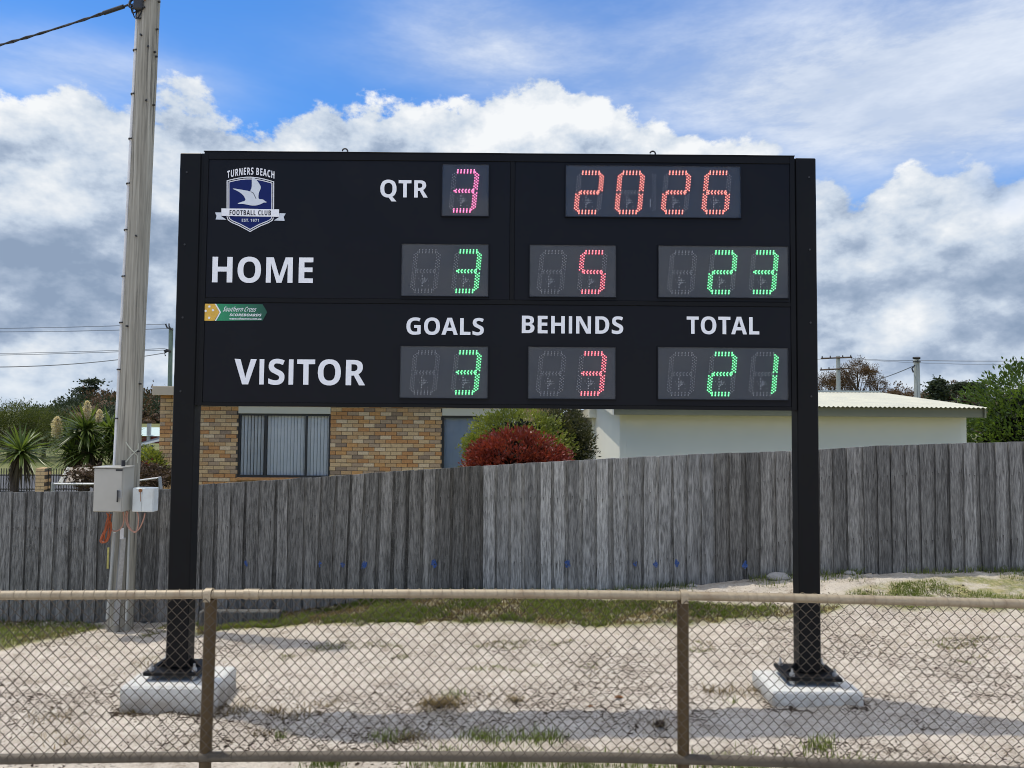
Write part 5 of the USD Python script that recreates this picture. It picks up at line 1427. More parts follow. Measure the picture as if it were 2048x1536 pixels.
def rosette(c, n, L, wd, rng, droop=0.5, spread=1.0, low=-0.5):
    """Sword leaves arching out of a point."""
    V, F, k = [], [], 0
    a = rng.uniform(0, 2 * math.pi, n)
    el = np.arcsin(rng.uniform(low, 0.98, n))
    d = np.stack([np.cos(el) * np.cos(a), np.cos(el) * np.sin(a), np.sin(el)], 1)
    Ls = L * rng.uniform(0.75, 1.15, n)
    s = unit(np.cross(d, np.array([0, 0, 1.0]) + rng.normal(size=(n, 3)) * 0.2))
    T = np.array([0.0, 0.3, 0.65, 1.0])
    W_ = np.array([0.5, 1.0, 0.75, 0.05]) * wd / 2
    for t, w in zip(T, W_):
        p = np.asarray(c) + d * (Ls * t)[:, None] * spread + np.array([0, 0, -1.0]) * (droop * Ls * t ** 2 * (0.3 + 0.7 * np.cos(el)))[:, None]
        V.append(p - s * w); V.append(p + s * w)
    V = np.stack(V, 1)
    f = []
    for j in range(3):
        f += [(2 * j, 2 * j + 1, 2 * j + 3), (2 * j, 2 * j + 3, 2 * j + 2)]
    F = (np.array(f)[None] + (np.arange(n) * 8)[:, None, None]).reshape(-1, 3)
    return V.reshape(-1, 3), F


def cabbage(label, heads, trunks, Y, seed, flowers=()):
    rng = np.random.default_rng(seed)
    base = P(trunks[0][0][0], trunks[0][0][1], Y)
    t = thing('cabbage_tree', label, 'cabbage tree', (base[0], base[1], -0.4))
    for pts, r_ in [(tr[:-1], tr[-1]) for tr in trunks]:
        q = np.array([P(a, b, Y) for a, b in pts])
        q[0, 2] = -0.5
        obj('trunk', tube(q, np.linspace(r_, r_ * 0.75, len(q)), 8), M_BARK, t, smooth=60)
    for px, py, L, n, dy_ in heads:
        c_ = P(px, py, Y) + [0, dy_, 0]
        obj('leaf_rosette', rosette(c_, int(n * 0.62), L * 1.05, 0.036, rng, 0.30, 1.0, -0.30), M_SWORD, t)
        obj('dead_skirt', rosette(c_ - [0, 0, 0.06], n // 3, L * 0.8, 0.026, rng, 1.1, 0.55, -0.95), M_DEADLEAF, t)
    for px, py, w, h_ in flowers:
        c_ = P(px, py, Y) + [0, -0.15, 0]
        n = 900
        tt = rng.random(n) ** 0.8
        br = rng.integers(0, 16, n)
        ang = br * 2.4 + rng.normal(0, 0.15, n)
        rad_ = w * 0.9 * np.clip(1.05 - tt, 0, 1) * (0.35 + tt) * rng.uniform(0.2, 1.2, n)
        p = c_ + np.stack([np.cos(ang) * rad_, np.sin(ang) * rad_, tt * h_ * 1.5 + rad_ * 0.5], 1)
        obj('flower_panicle', leaves(p, rng.normal(size=(n, 3)) + [0, 0, 0.8], 0.036, 0.018, rng), M_FLOWER, t)
    return t


cabbage('single headed cabbage tree with drooping leaves nearest the left picture edge', [(42, 905, 0.56, 260, 0)], [[(31, 990), (30, 965), (40, 920), 0.055], [(31, 975), (24, 950), (26, 925), 0.04]], 11.5, 61)
cabbage('many headed cabbage tree with cream flowers just left of the power pole', [(172, 862, 0.60, 300, 0), (205, 864, 0.55, 260, 0.25), (140, 886, 0.50, 200, 0.1), (186, 905, 0.56, 240, -0.1), (226, 890, 0.52, 220, 0.2), (155, 910, 0.45, 160, -0.15)], [[(172, 1000), (172, 960), (178, 915), 0.07], [(168, 980), (160, 940), (150, 905), 0.05], [(185, 980), (196, 940), (205, 905), 0.05]], 12.5, 62, [(124, 878, 0.17, 0.25), (183, 842, 0.13, 0.22), (208, 846, 0.09, 0.14)])


def tree(name, label, centre, rad, base_z, n, L, wd, mat_, seed, trunk_r, group=None, clump=0.10, shell=0.5, rough=0.35, nclump=None, limbs=9, bare=0, cat='tree'):
    rng = np.random.default_rng(seed)
    t = thing(name, label, cat, (centre[0], centre[1], base_z), group)
    p, d, idx = crown_points(n, centre, rad, rng, seed, clump, shell, rough, nclump)
    obj('crown', leaves(p, d + rng.normal(size=d.shape) * 0.5, L * rng.uniform(0.6, 1.3, n), wd * rng.uniform(0.6, 1.2, n), rng), mat_, t)
    m_ = MB()
    top = np.array([centre[0], centre[1], centre[2] + rad[2] * 0.3])
    b0 = np.array([centre[0], centre[1], base_z - 0.3])
    m_.tube([b0, (b0 * .6 + top * .4) + rng.normal(size=3) * trunk_r * 0.6, top], [trunk_r, trunk_r * 0.75, trunk_r * 0.3], 8)
    for k in range(limbs + bare):
        a = rng.uniform(0, 2 * math.pi)
        s_ = b0 + (top - b0) * rng.uniform(0.4, 0.9)
        u_ = np.array([math.cos(a), math.sin(a) * 0.6, rng.uniform(0.1, 1.0)])
        e = np.asarray(centre) + unit(u_) * np.asarray(rad) * (rng.uniform(0.6, 0.9) if k < limbs else rng.uniform(1.0, 1.25))
        m_.tube([s_, (s_ + e) / 2 + rng.normal(size=3) * rad[0] * 0.07, e], [trunk_r * 0.4, trunk_r * 0.25, trunk_r * 0.08], 5)
    obj('trunk', m_.mesh(), M_BARK, t)
    return t


# left middle distance
c = P(20, 872, 34); tree('wattle_tree', 'broad dark green feathery tree behind the left cabbage tree', c, (2.35, 1.8, 1.55), -0.8, 15000, 0.15, 0.035, M_WATTLE, 71, 0.16, 'feathery trees', 0.10, 0.55, 0.3, 260)
c = P(92, 872, 37); tree('wattle_tree', 'smaller feathery green tree between the two cabbage trees', c, (1.45, 1.4, 1.3), -0.8, 9000, 0.15, 0.035, M_WATTLE, 72, 0.12, 'feathery trees', 0.11, 0.55, 0.3, 180)
c = P(-150, 850, 38); tree('wattle_tree', 'tall feathery tree beyond the left edge', c, (2.6, 2, 2.2), -0.8, 6000, 0.2, 0.05, M_WATTLE, 73, 0.2, 'feathery trees', 0.11, 0.55, 0.3, 160)
for px, py, w, seed, lab in ((285, 895, 0.55, 81, 'low yellow green shrub between the pole and the brick house'),):
    c = P(px, py + 42, 14.6)
    bush('garden_shrub', lab, 'shrub', c, (0.36, 0.35, 0.36), -0.4, 2600, 0.10, 0.03, M_YELLOWGREEN, seed, 0.16, 0.6, 0.25, nclump=60, stems=3)

# hills and their woods
def hill(name, pts, Y, depth, base=-2.0):
    q = np.array([P(a, b, Y) for a, b in pts])
    xs_ = np.linspace(q[0, 0], q[-1, 0], 70)
    hz2 = np.interp(xs_, q[:, 0], q[:, 2]) 
    ys_ = np.linspace(-1, 1, 18)
    Xg, Yg = np.meshgrid(xs_, ys_, indexing='ij')
    prof = np.cos(ys_ * math.pi / 2) ** 1.2
    Zg = base + (hz2[:, None] - base) * prof[None]
    Zg = Zg + (meshkit.fbm(np.stack([Xg, Yg * depth, Xg * 0], -1) / 22.0, 3, 4) - 0.5) * 2.0 * prof[None]
    Yg = Y + Yg * depth
    n0, n1 = Xg.shape
    a_, b_ = np.meshgrid(np.arange(n0 - 1), np.arange(n1 - 1), indexing='ij')
    f_ = np.stack([a_ * n1 + b_, (a_ + 1) * n1 + b_, (a_ + 1) * n1 + b_ + 1, a_ * n1 + b_ + 1], -1).reshape(-1, 4)
    obj(name, (np.stack([Xg, Yg, Zg], -1).reshape(-1, 3), f_), M_HILL, kind='structure', smooth=True)
    return Xg, Yg, Zg


g = G()
pz = g.pos()
M_HILL = g.done('hill_scrub', g.bsdf(g.ramp(g.noise(pz, 0.06, 8, 0.7), [(0.3, (0.03, 0.04, 0.018)), (0.55, (0.07, 0.07, 0.03)), (0.75, (0.15, 0.11, 0.055))]), 0.95))


_ic = trimesh.creation.icosphere(2, 1.0)
CORE_BALL = (np.array(_ic.vertices), np.array(_ic.faces))


def woods(name, label, grid, n, size, mat_, seed, per=130, lim=(-9999, 9999)):
    rng = np.random.default_rng(seed)
    Xg, Yg, Zg = (a.ravel() for a in grid)
    pj = proj(np.stack([Xg, Yg, Zg], 1))
    ok = np.where((Yg < np.median(Yg) + 6) & (pj[:, 0] > lim[0]) & (pj[:, 0] < lim[1]))[0]
    m_ = MB()
    for k in rng.choice(ok, n):
        s_ = size * rng.uniform(0.6, 1.3)
        c_ = np.array([Xg[k] + rng.normal() * 2, Yg[k] + rng.normal() * 2, Zg[k] + s_ * 0.45])
        p, d, _ = crown_points(per, c_, (s_ * 0.75, s_ * 0.75, s_ * rng.uniform(0.5, 0.9)), rng, int(k) % 50, 0.2, 0.6, 0.3, 14)
        m_.add(leaves(p, d, s_ * 0.16, s_ * 0.085, rng))
        co = CORE_BALL[0] * (0.8 + 0.5 * (meshkit.noise(CORE_BALL[0] * 1.9 + int(k), 3) - 0.5))[:, None]
        m_.add((co * [s_ * 0.6, s_ * 0.6, s_ * 0.45] + c_, CORE_BALL[1]))
    o = obj(name, m_.mesh(), mat_, kind='stuff')
    info(o, label, 'woodland')


gl_ = hill('hill', [(-900, 850), (40, 880), (90, 872), (115, 858), (150, 853), (190, 847), (230, 833), (270, 822), (320, 820), (420, 822), (700, 836), (1200, 828)], 210, 55)
woods('hill_woods', 'dark green and brown woods covering the distant hill left of the house', gl_, 330, 4.0, M_FOREST, 5, lim=(95, 700))
woods('hill_woods', 'rusty brown trees on the lower slope of the hill behind the power pole', gl_, 90, 4.6, M_SHEOAK, 8, lim=(175, 420))
gr_ = hill('hill', [(1150, 836), (1500, 830), (1700, 808), (1850, 808), (1900, 802), (1950, 792), (2048, 788), (2300, 782), (2900, 810)], 160, 30)
woods('hill_woods', 'brown green scrub covering the distant slope above the garage roof', gr_, 420, 2.6, M_SHEOAK, 6)
# tall pines on the skyline
def pine(label, px, py_top, py_bot, Y, seed, w, tiers, gap, mat_=None, grp=None):
    rng = np.random.default_rng(seed)
    a, b = P(px, py_top, Y), P(px, py_bot, Y)
    t = thing('pine_tree', label, 'pine tree', (b[0], b[1], b[2] - 3), grp)
    obj('trunk', tube([(b[0], b[1], b[2] - 3), a], [w * 0.10, w * 0.03], 6), M_BARK, t)
    m_ = MB()
    for tz, tw, ox in tiers:
        c_ = a + (b - a) * tz + np.array([ox * w, 0, 0])
        n = 160
        p = c_ + rng.normal(size=(n, 3)) * np.array([tw * w * 0.45, tw * w * 0.45, gap * w])
        m_.add(leaves(p, rng.normal(size=(n, 3)) * [1, 1, 0.3], w * 0.28, w * 0.14, rng))
    obj('crown', m_.mesh(), mat_ or M_FOREST, t)


pine('tall umbrella shaped pine on the skyline left of the power pole', 178, 763, 800, 190, 91, 3.2, [(0.0, 0.85, 0.25), (0.04, 0.9, 0.3), (0.35, 0.4, 0.3), (0.85, 0.4, 0)], 0.10)
pine('shorter flat topped pine on the skyline left of the tall umbrella pine', 165, 778, 806, 188, 92, 3.0, [(0.0, 0.6, 0.1), (0.12, 0.9, 0), (0.5, 0.3, 0), (0.8, 0.5, 0)], 0.12)
pine('dark rounded pine on the skyline right of the far bare pole', 1877, 763, 795, 120, 93, 2.6, [(0.05, 0.35, 0), (0.2, 0.6, 0), (0.4, 0.75, 0.0), (0.6, 0.8, 0.05), (0.8, 0.8, -0.05), (1.0, 0.8, 0)], 0.14)
for k, (px, py, ww) in enumerate(((1912, 772, 1.0), (1922, 770, 1.0), (1934, 769, 1.0), (1946, 770, 1.1), (1957, 771, 1.0))):
    pine(['leftmost dark pine of the short skyline row left of the glossy tree', 'second dark pine from the left in the short skyline row', 'middle dark pine of the short skyline row near the glossy tree', 'fourth dark pine from the left in the short skyline row', 'rightmost dark pine of the short skyline row touching the glossy tree'][k], px, py, py + 14, 150, 100 + k, 2.2, [(0.0, 0.7, 0), (0.3, 0.8, 0), (0.7, 0.7, 0)], 0.15, grp='row of dark pines on the right skyline')
# she-oaks beyond the garage
c = P(1668, 775, 62); tree('she_oak', 'rusty brown she oak behind the garage beside the right scoreboard post', c, (1.75, 1.6, 1.5), -1, 5000, 0.16, 0.06, M_SHEOAK, 111, 0.16, None, 0.12, 0.45, 0.4, 120, 8, 3)
c = P(1715, 756, 60); tree('she_oak', 'tallest grey green she oak behind the garage right of the crossarm pole', c, (1.55, 1.4, 1.55), -1, 4600, 0.16, 0.055, M_SHEOAK, 112, 0.15, None, 0.10, 0.45, 0.45, 100, 10, 8)
c = P(1755, 772, 64); tree('she_oak', 'thin bare topped she oak with open twigs behind the garage ridge end', c, (0.9, 0.9, 1.0), -1, 900, 0.14, 0.05, M_SHEOAK, 113, 0.09, None, 0.13, 0.5, 0.4, 26, 8, 14)
c = P(1800, 795, 58); tree('she_oak', 'low reddish brown she oak left of the far bare pole', c, (1.5, 1.2, 0.7), -1, 3000, 0.13, 0.05, M_SHEOAK, 114, 0.1, None, 0.12, 0.5, 0.35, 90, 6, 6)
c = P(1745, 725, 61); tree('flower_stalk', 'thin tree with one dark tuft and bare tall stems above the garage ridge', P(1742, 745, 61), (0.50, 0.4, 0.22), -1, 500, 0.14, 0.05, M_SHEOAK, 115, 0.06, None, 0.2, 0.4, 0.3, 12, 3, 5)

# ------------------------------------------------------------------ far poles and wires
def far_pole(label, px_t, py_t, px_b, Y, r_, mat_, arms=(), fit=()):
    a, b = P(px_t, py_t, Y), P(px_b, 830, Y)
    b = np.array([b[0], Y, -1.0])
    t = thing('street_pole', label, 'power pole', b)
    obj('pole_shaft', tube([b, (a + b) / 2, a], [r_ * 1.15, r_ * 1.05, r_], 12), mat_, t, smooth=40)
    for (x0, y0, x1, y1, th) in arms:
        q0, q1 = P(x0, y0, Y - r_ - 0.05), P(x1, y1, Y - r_ - 0.05)
        ar = obj('crossarm', tube([q0, q1], th, 4), M_BARK, t)
        for u_ in (0.04, 0.3, 0.7, 0.96):
            c_ = q0 + (q1 - q0) * u_
            obj('insulator', tube([c_ + [0, 0, th], c_ + [0, 0, th + 0.11]], [0.045, 0.03], 6), M_DKMETAL, ar)
    for kind_, pts, rr_ in fit:
        obj(kind_, tube([P(x, y, Y - r_ - 0.06) for x, y in pts], rr_, 5), M_DKMETAL, t)
    return t


far_pole('green treated pole with insulators seen between the power pole and the scoreboard', 342, 656, 340, 30, 0.085, M_GREENPOLE, (), (('insulator_bracket', [(346, 660), (334, 655), (331, 648)], 0.035), ('insulator_bracket', [(341, 657), (338, 652), (338, 647)], 0.03), ('wire_clamp', [(341, 703), (333, 700), (329, 703)], 0.06), ('wire_clamp', [(340, 700), (329, 706), (331, 712)], 0.03)))
far_pole('pale pole with two crossarms behind the garage roof beside the right scoreboard post', 1676, 712, 1678, 46, 0.125, M_PALEPOLE, ((1642, 717, 1704, 714.5, 0.05), (1640, 740, 1700, 736.5, 0.05)))
far_pole('bare pale pole with an iron cap standing right behind the garage roof', 1833, 714, 1836, 33, 0.125, M_PALEPOLE, (), (('pole_cap', [(1826, 716), (1840, 716)], 0.05), ('steel_band', [(1826, 723.5), (1841, 723.5)], 0.03), ('wire_clamp', [(1830, 730), (1824, 737), (1827, 745)], 0.035)))


def wire(label, p0, p1, sagm, r_, name='overhead_wire', grp='thin overhead wires'):
    t = np.linspace(0, 1, 30)[:, None]
    q = np.asarray(p0) * (1 - t) + np.asarray(p1) * t - np.array([0, 0, 1]) * sagm * 4 * t * (1 - t)
    o = obj(name, tube(q, r_, 4), M_CABLE)
    info(o, label, 'wire', grp)


for k, (pa, pb_, Ya, Yb, sg, lab) in enumerate((((334, 648), (-260, 656), 30, 36, 0.10, 'top thin wire running left from the green pole'), ((336, 657), (-260, 660), 30, 36, 0.12, 'second thin wire just under the top wire left of the green pole'),
                                               ((331, 697), (-260, 709), 30, 36, 0.08, 'pale double wire at mid height left of the green pole'), ((330, 700), (-260, 712), 30, 36, 0.08, 'lower strand of the mid height wires left of the green pole'),
                                               ((329, 706), (-260, 726), 30, 22, 0.32, 'sagging dark service wire lowest left of the green pole'))):
    wire(lab, P(*pa, Ya), P(*pb_, Yb), sg, 0.011 if k < 4 else 0.014, grp=None)
wire('upper wire from the crossarm pole past the bare pole to the right edge', P(1704, 716, 46), P(1834, 721, 33), 0.05, 0.012, grp=None)
wire('wire from the bare pole to the right edge of the picture', P(1834, 721, 32.8), P(2300, 718, 26), 0.05, 0.011, grp=None)
wire('lower thin wire right of the crossarm pole', P(1704, 718, 46), P(2300, 726, 30), 0.2, 0.009, grp=None)
wire('dark service wire dropping from the bare pole down to the left', P(1825, 733, 32.7), P(1745, 762, 45), 0.05, 0.02, grp=None)
wire('wire leaving the crossarm pole toward the scoreboard post', P(1643, 718, 46), P(1500, 724, 46), 0.05, 0.012, grp=None)

# ------------------------------------------------------------------ things on the far left behind the fence
q0 = P(60, 985, 20.0)
b = MB(); b.box((-120, 19.2, -0.60), (-9.0, 24.0, -0.52))
zr = heights(np.array([0.0]), np.array([21.5]))[0]
obj('road', box((-200, 19.4, zr - 0.2), (60, 24.2, zr + 0.10)), M_ASPHALT, kind='structure')
# iron picket fence with a brick pier
IY = 17.2
pf = thing('picket_fence', 'black iron picket fence with a brick pier behind the left cabbage tree', 'fence', (P(60, 960, IY)[0], IY, -0.5))
zb_, zt_p = -0.5, P(60, 937, IY)[2]
for px in np.arange(-60, 70, 5.2):
    x = P(px, 950, IY)[0]
    obj('picket', tube([(x, IY, zb_), (x, IY, zt_p)], 0.011, 4), M_DKMETAL, pf)
for px in np.arange(97, 165, 5.2):
    x = P(px, 950, IY)[0]
    obj('picket', tube([(x, IY, zb_), (x, IY, zt_p + 0.0)], 0.011, 4), M_DKMETAL, pf)
for py in (950, 978):
    for a_, c_ in ((-70, 70), (93, 165)):
        obj('fence_rail', tube([P(a_, py, IY), P(c_, py, IY)], 0.017, 4), M_DKMETAL, pf)
pa, pc = P(71, 985, IY - 0.1), P(92, 936, IY - 0.1)
pier = MB()
for r_i in range(16):
    z = pc[2] - (r_i + 1) * 0.0865
    xs = [pa[0], pa[0] + 0.125, pc[0]] if r_i % 2 else [pa[0], pc[0] - 0.01]
    for u0_, u1_ in zip(xs[:-1], xs[1:]):
        pier.box((u0_ + 0.004, IY - 0.13, z + 0.005), (u1_ - 0.004, IY + 0.13, z + 0.080))
pm = obj('brick_pier', box((pa[0] + 0.006, IY - 0.125, -0.6), (pc[0] - 0.006, IY + 0.125, pc[2] - 0.01)), M_MORTAR, pf)
obj('brickwork', pier.mesh(), M_BRICK, pm, kind='stuff')

# trailer heaped with clippings, with a grey board leaning on it
TY = 9.4
tl = P(105, 972, TY); tr = P(322, 972, TY)
tra = thing('garden_trailer', 'galvanised box trailer heaped with garden clippings behind the fence', 'trailer', (0.5 * (tl[0] + tr[0]), TY, 0))
def bar(name, a, b, r_, mat_=M_ZINC, Y0=TY, Y1=TY):
    return obj(name, tube([P(*a, Y0), P(*b, Y1)], r_, 4), mat_, tra)
bar('top_rail', (106, 968), (226, 968), 0.015)
bar('top_rail', (226, 968), (322, 955), 0.012)
bar('top_rail', (262, 954.5), (322, 955), 0.02, M_ZINC, TY + 1.3, TY + 0.9)
bar('corner_post', (106, 966), (104, 1020), 0.026)
bar('corner_post', (319, 954), (325, 1020), 0.026)
obj('side_panel', box((tl[0] + 0.05, TY + 0.01, -0.05), (tr[0] - 0.05, TY + 0.03, P(200, 984, TY)[2])), M_ZINC, tra)
b = MB()
for sx in (-1, 1):
    cx_ = (tl[0] + tr[0]) / 2 + sx * 0.1
pw = obj('wheel', tube([(tl[0] + 0.7, TY - 0.12, 0.0), (tl[0] + 0.7, TY - 0.01, 0.0)], 0.28, 18), M_CABLE, tra)
rng = np.random.default_rng(9)
n = 3800
p = np.stack([rng.uniform(tl[0] + 0.08, tr[0] - 0.08, n), TY + rng.uniform(0.05, 1.2, n), np.zeros(n)], 1)
hh = P(200, 982, TY)[2] + (0.10 + 0.22 * meshkit.noise(np.stack([p[:, 0] * 2.2, p[:, 1] * 2, p[:, 0] * 0], -1), 5)) * rng.random(n) ** 0.6
p[:, 2] = hh
M_CLIP = leaf_material('clippings', [(0.0, (0.035, 0.022, 0.014)), (0.4, (0.10, 0.065, 0.04)), (0.7, (0.20, 0.13, 0.07)), (0.85, (0.28, 0.10, 0.04)), (1.0, (0.14, 0.14, 0.05))], 0.8, 0.15, 0.2)
obj('clippings', leaves(p, rng.normal(size=(n, 3)) * [1, 1, 0.5], 0.10, 0.024, rng), M_CLIP, tra, kind='stuff')
bo = [P(140, 935, TY + 1.3), P(238, 935, TY + 1.3), P(232, 965, TY + 1.1), P(130, 965, TY + 1.1)]
m_ = trimesh.convex.convex_hull(np.vstack([np.array(bo), np.array(bo) + [0, 0.02, 0.0]]))
brd = obj('timber_board', m_, M_WOODRAW); info(brd, 'flat grey brown board standing behind the trailer clippings left of the pole', 'board')
m_ = tube([P(137, 936, TY + 1.25), P(120, 966, TY + 1.05)], 0.03, 4)
st2 = obj('timber_strip', m_, M_CREAM); info(st2, 'pale slanted timber strip at the left edge of the grey brown board', 'plank')
m_ = box(P(262, 948, TY + 1.6) - [0, 0.0, 0], P(322, 933, TY + 1.6) + [0, 0.05, 0])
bb = obj('timber_sleeper', m_, M_WOODRAW); info(bb, 'long grey timber sleeper between the power pole and the brick house', 'sleeper')
c = P(292, 950, 13.0)
bush('red_flower_bed', 'low dark shrub with red flowers beside the brick house corner', 'shrub', (c[0], 12.6, c[2] - 0.02), (0.42, 0.3, 0.22), -0.3, 1500, 0.07, 0.03, M_RED, 95, 0.2, 0.5, 0.3, core=M_DARKLEAF, nclump=40, stems=3)

# neighbours glimpsed between the pole and the brick house, and across the street
def cottage(name, label, x0, x1, y, depth_, zb, ze, zp, wall_m, roof_m, axis='x', win=True, chim=None):
    t = thing(name, label, 'house', ((x0 + x1) / 2, y, zb))
    w_ = obj('wall', box((x0, y, zb), (x1, y + depth_, ze)), wall_m, t)
    o = 0.35
    if axis == 'x':
        pts = [(x0 - o, y - o, ze), (x1 + o, y - o, ze), (x0 - o, y + depth_ + o, ze), (x1 + o, y + depth_ + o, ze), (x0 - o, y + depth_ / 2, zp), (x1 + o, y + depth_ / 2, zp)]
    else:
        pts = [(x0 - o, y - o, ze), (x1 + o, y - o, ze), (x0 - o, y + depth_ + o, ze), (x1 + o, y + depth_ + o, ze), ((x0 + x1) / 2, y - o, zp), ((x0 + x1) / 2, y + depth_ + o, zp)]
        obj('gable', trimesh.convex.convex_hull(np.array([(x0, y - 0.02, ze), (x1, y - 0.02, ze), ((x0 + x1) / 2, y - 0.02, zp - 0.1), (x0, y + 0.1, ze), (x1, y + 0.1, ze), ((x0 + x1) / 2, y + 0.1, zp - 0.1)])), wall_m, t)
        pts = [(a, b + 0.25, c_ + 0.02) for a, b, c_ in pts]
    rf = obj('roof', trimesh.convex.convex_hull(np.array([(a, b, c_ + 0.01) for a, b, c_ in pts])), roof_m, t)
    if win:
        for u_ in (0.25, 0.7):
            xm = x0 + (x1 - x0) * u_
            wn = obj('window', box((xm - 0.5, y - 0.03, ze - 1.5), (xm + 0.5, y - 0.001, ze - 0.4)), M_DKMETAL, t)
            obj('window_pane', box((xm - 0.43, y - 0.035, ze - 1.43), (xm + 0.43, y - 0.031, ze - 0.47)), M_SHEER, wn)
    if chim:
        obj('flue', tube([(chim, y - 0.1, ze - 0.5), (chim, y - 0.1, zp + 0.35)], 0.17, 10), M_ZINC, rf)
    return t


M_REDWALL = simple('red_weatherboard', (0.22, 0.045, 0.035), 0.7, 0.1, 3.0)
M_GREENROOF = simple('pale_green_iron', (0.42, 0.52, 0.47), 0.5, 0.05, 3.0)
M_GREYROOF = simple('grey_iron', (0.16, 0.18, 0.20), 0.5, 0.08, 3.0)
M_WHITEWALL = simple('white_wall', (0.70, 0.70, 0.68), 0.7, 0.04, 2.0)
xa, xb = P(255, 880, 58)[0], P(345, 880, 58)[0]
cottage('red_cottage', 'small red walled house with a pale green roof and steel flue behind the pole', xa, xb + 1.5, 58, 5, -0.8, P(290, 872, 58)[2], P(290, 856, 58)[2], M_REDWALL, M_GREENROOF, 'x', False, P(299, 870, 58)[0])
xa, xb = P(275, 890, 34)[0], P(340, 890, 34)[0]
car = thing('carport', 'grey roofed carport with dark sides in front of the red walled house', 'carport', ((xa + xb) / 2, 34, -0.6))
hp_ = [P(272, 888, 34), P(345, 866, 34), P(345, 872, 34), P(272, 893, 34)]
obj('roof', trimesh.convex.convex_hull(np.vstack([np.array(hp_), np.array(hp_) + [0, 4, 0.3]])), M_GREYROOF, car)
hp_ = [P(272, 889.5, 33.95), P(345, 872, 33.95), P(345, 876, 33.95), P(272, 893.5, 33.95)]
obj('fascia', trimesh.convex.convex_hull(np.vstack([np.array(hp_), np.array(hp_) + [0, 0.04, 0]])), M_WHITEWALL, car)
obj('rear_wall', box((xa, 37.0, -0.8), (xb + 2, 37.2, P(300, 885, 34)[2])), simple('dark_cladding', (0.045, 0.055, 0.075), 0.7, 0.15, 3.0), car)
for px in (276, 304):
    c = P(px, 890, 34.2)
    obj('carport_post', tube([(c[0], c[1], -0.8), c], 0.06, 6), M_GREYROOF, car)
xa, xb = P(78, 880, 66)[0], P(235, 880, 66)[0]
cottage('white_cottage', 'low white house with a grey roof across the street behind the cabbage trees', xa, xb, 66, 8, -0.9, P(120, 892, 66)[2], P(120, 872, 66)[2], M_WHITEWALL, M_GREYROOF, 'x', True)
wf = thing('rail_fence', 'white post and rail fence across the street beyond the lawn', 'fence', (P(140, 920, 44)[0], 44, -0.8))
for py in (914, 919):
    obj('rail', tube([P(20, py, 44), P(260, py, 44)], 0.05, 4), M_WHITEWALL, wf)
for px in range(30, 260, 22):
    c = P(px, 913, 44.05)
    obj('rail_post', box((c[0] - 0.06, 44.06, -0.9), (c[0] + 0.06, 44.16, c[2])), M_WHITEWALL, wf)
rng = np.random.default_rng(77)
for k, (px, py, s_) in enumerate(((240, 900, 1.3), (215, 905, 1.0), (262, 905, 1.0), (10, 900, 1.6), (60, 908, 1.2))):
    c = P(px, py + 8, 50)
    bush('street_shrub', ['dark leafy shrub behind the power pole across the street', 'dark leafy shrub left of the power pole across the street', 'dark leafy shrub right of the power pole across the street', 'wide dark shrub across the street at the left picture edge', 'dark shrub across the street behind the left cabbage tree'][k], 'shrub', c, (s_ * 1.2, s_, s_ * 0.9), -0.9, 1800, 0.2, 0.09, M_WATTLE, 120 + k, 0.15, 0.55, 0.3, nclump=60, stems=3)

# ------------------------------------------------------------------ grass and litter
def scatter_in(poly, n, rng):
    a, b, c_, d = poly.bounds
    out = np.zeros((0, 2))
    while len(out) < n:
        q = np.stack([rng.uniform(a, c_, n * 2), rng.uniform(b, d, n * 2)], 1)
        out = np.vstack([out, q[contains_xy(poly, q[:, 0], q[:, 1])]])
    return out[:n]


def blades(xy, h, rng, wd=0.004, lean=1.0):
    n = len(xy)
    h = h * rng.uniform(0.4, 1.3, n)
    a = rng.uniform(0, 2 * math.pi, n)
    z = gz(xy[:, 0], xy[:, 1]) - 0.003
    base = np.stack([xy[:, 0], xy[:, 1], z], 1)
    s = np.stack([np.cos(a), np.sin(a), 0 * a], 1) * (wd * rng.uniform(0.6, 1.3, n))[:, None] / 2
    ln_ = np.stack([-np.sin(a), np.cos(a), 0 * a], 1) * (h * lean * rng.uniform(0.1, 1.2, n))[:, None]
    up = np.array([0, 0, 1.0]) * h[:, None]
    v = np.stack([base - s, base + s, base + ln_ * 0.4 + up * 0.62 + s * 0.7, base + ln_ * 0.4 + up * 0.62 - s * 0.7, base + ln_ * 1.0 + up * 0.95], 1)
    f = np.array([[0, 1, 2], [0, 2, 3], [3, 2, 4]])
    return v.reshape(-1, 3), (f[None] + (np.arange(n) * 5)[:, None, None]).reshape(-1, 3)


rng = np.random.default_rng(15)
gs = MB()
dry = MB()
stripB = STRIP_B
q = scatter_in(stripB, 60000, rng)
keep = meshkit.fbm(np.stack([q[:, 0] * 3.2, q[:, 1] * 5.0, q[:, 0] * 0], -1), 3, 2) > 0.43
keep &= rng.random(len(q)) < 0.30 + 0.6 * meshkit.noise(np.stack([q[:, 0] * 6, q[:, 1] * 9, q[:, 0] * 0], -1), 51)
gs.add(blades(q[keep], 0.036, rng, 0.0055))
q2 = q[~keep]
dry.add(blades(q2[:len(q2) // 2], 0.028, rng, 0.005))
stripA = STRIP_A
q = scatter_in(stripA, 16000, rng)
k_ = rng.random(len(q)) < np.clip(meshkit.fbm(np.stack([q[:, 0] * 2.5, q[:, 1] * 4, q[:, 0] * 0], -1), 3, 4) * 1.6 - 0.2, 0, 1)
gs.add(blades(q[k_], 0.034, rng, 0.0045)); dry.add(blades(q[~k_], 0.032, rng, 0.0045))
stripC = STRIP_C
q = scatter_in(stripC, 34000, rng)
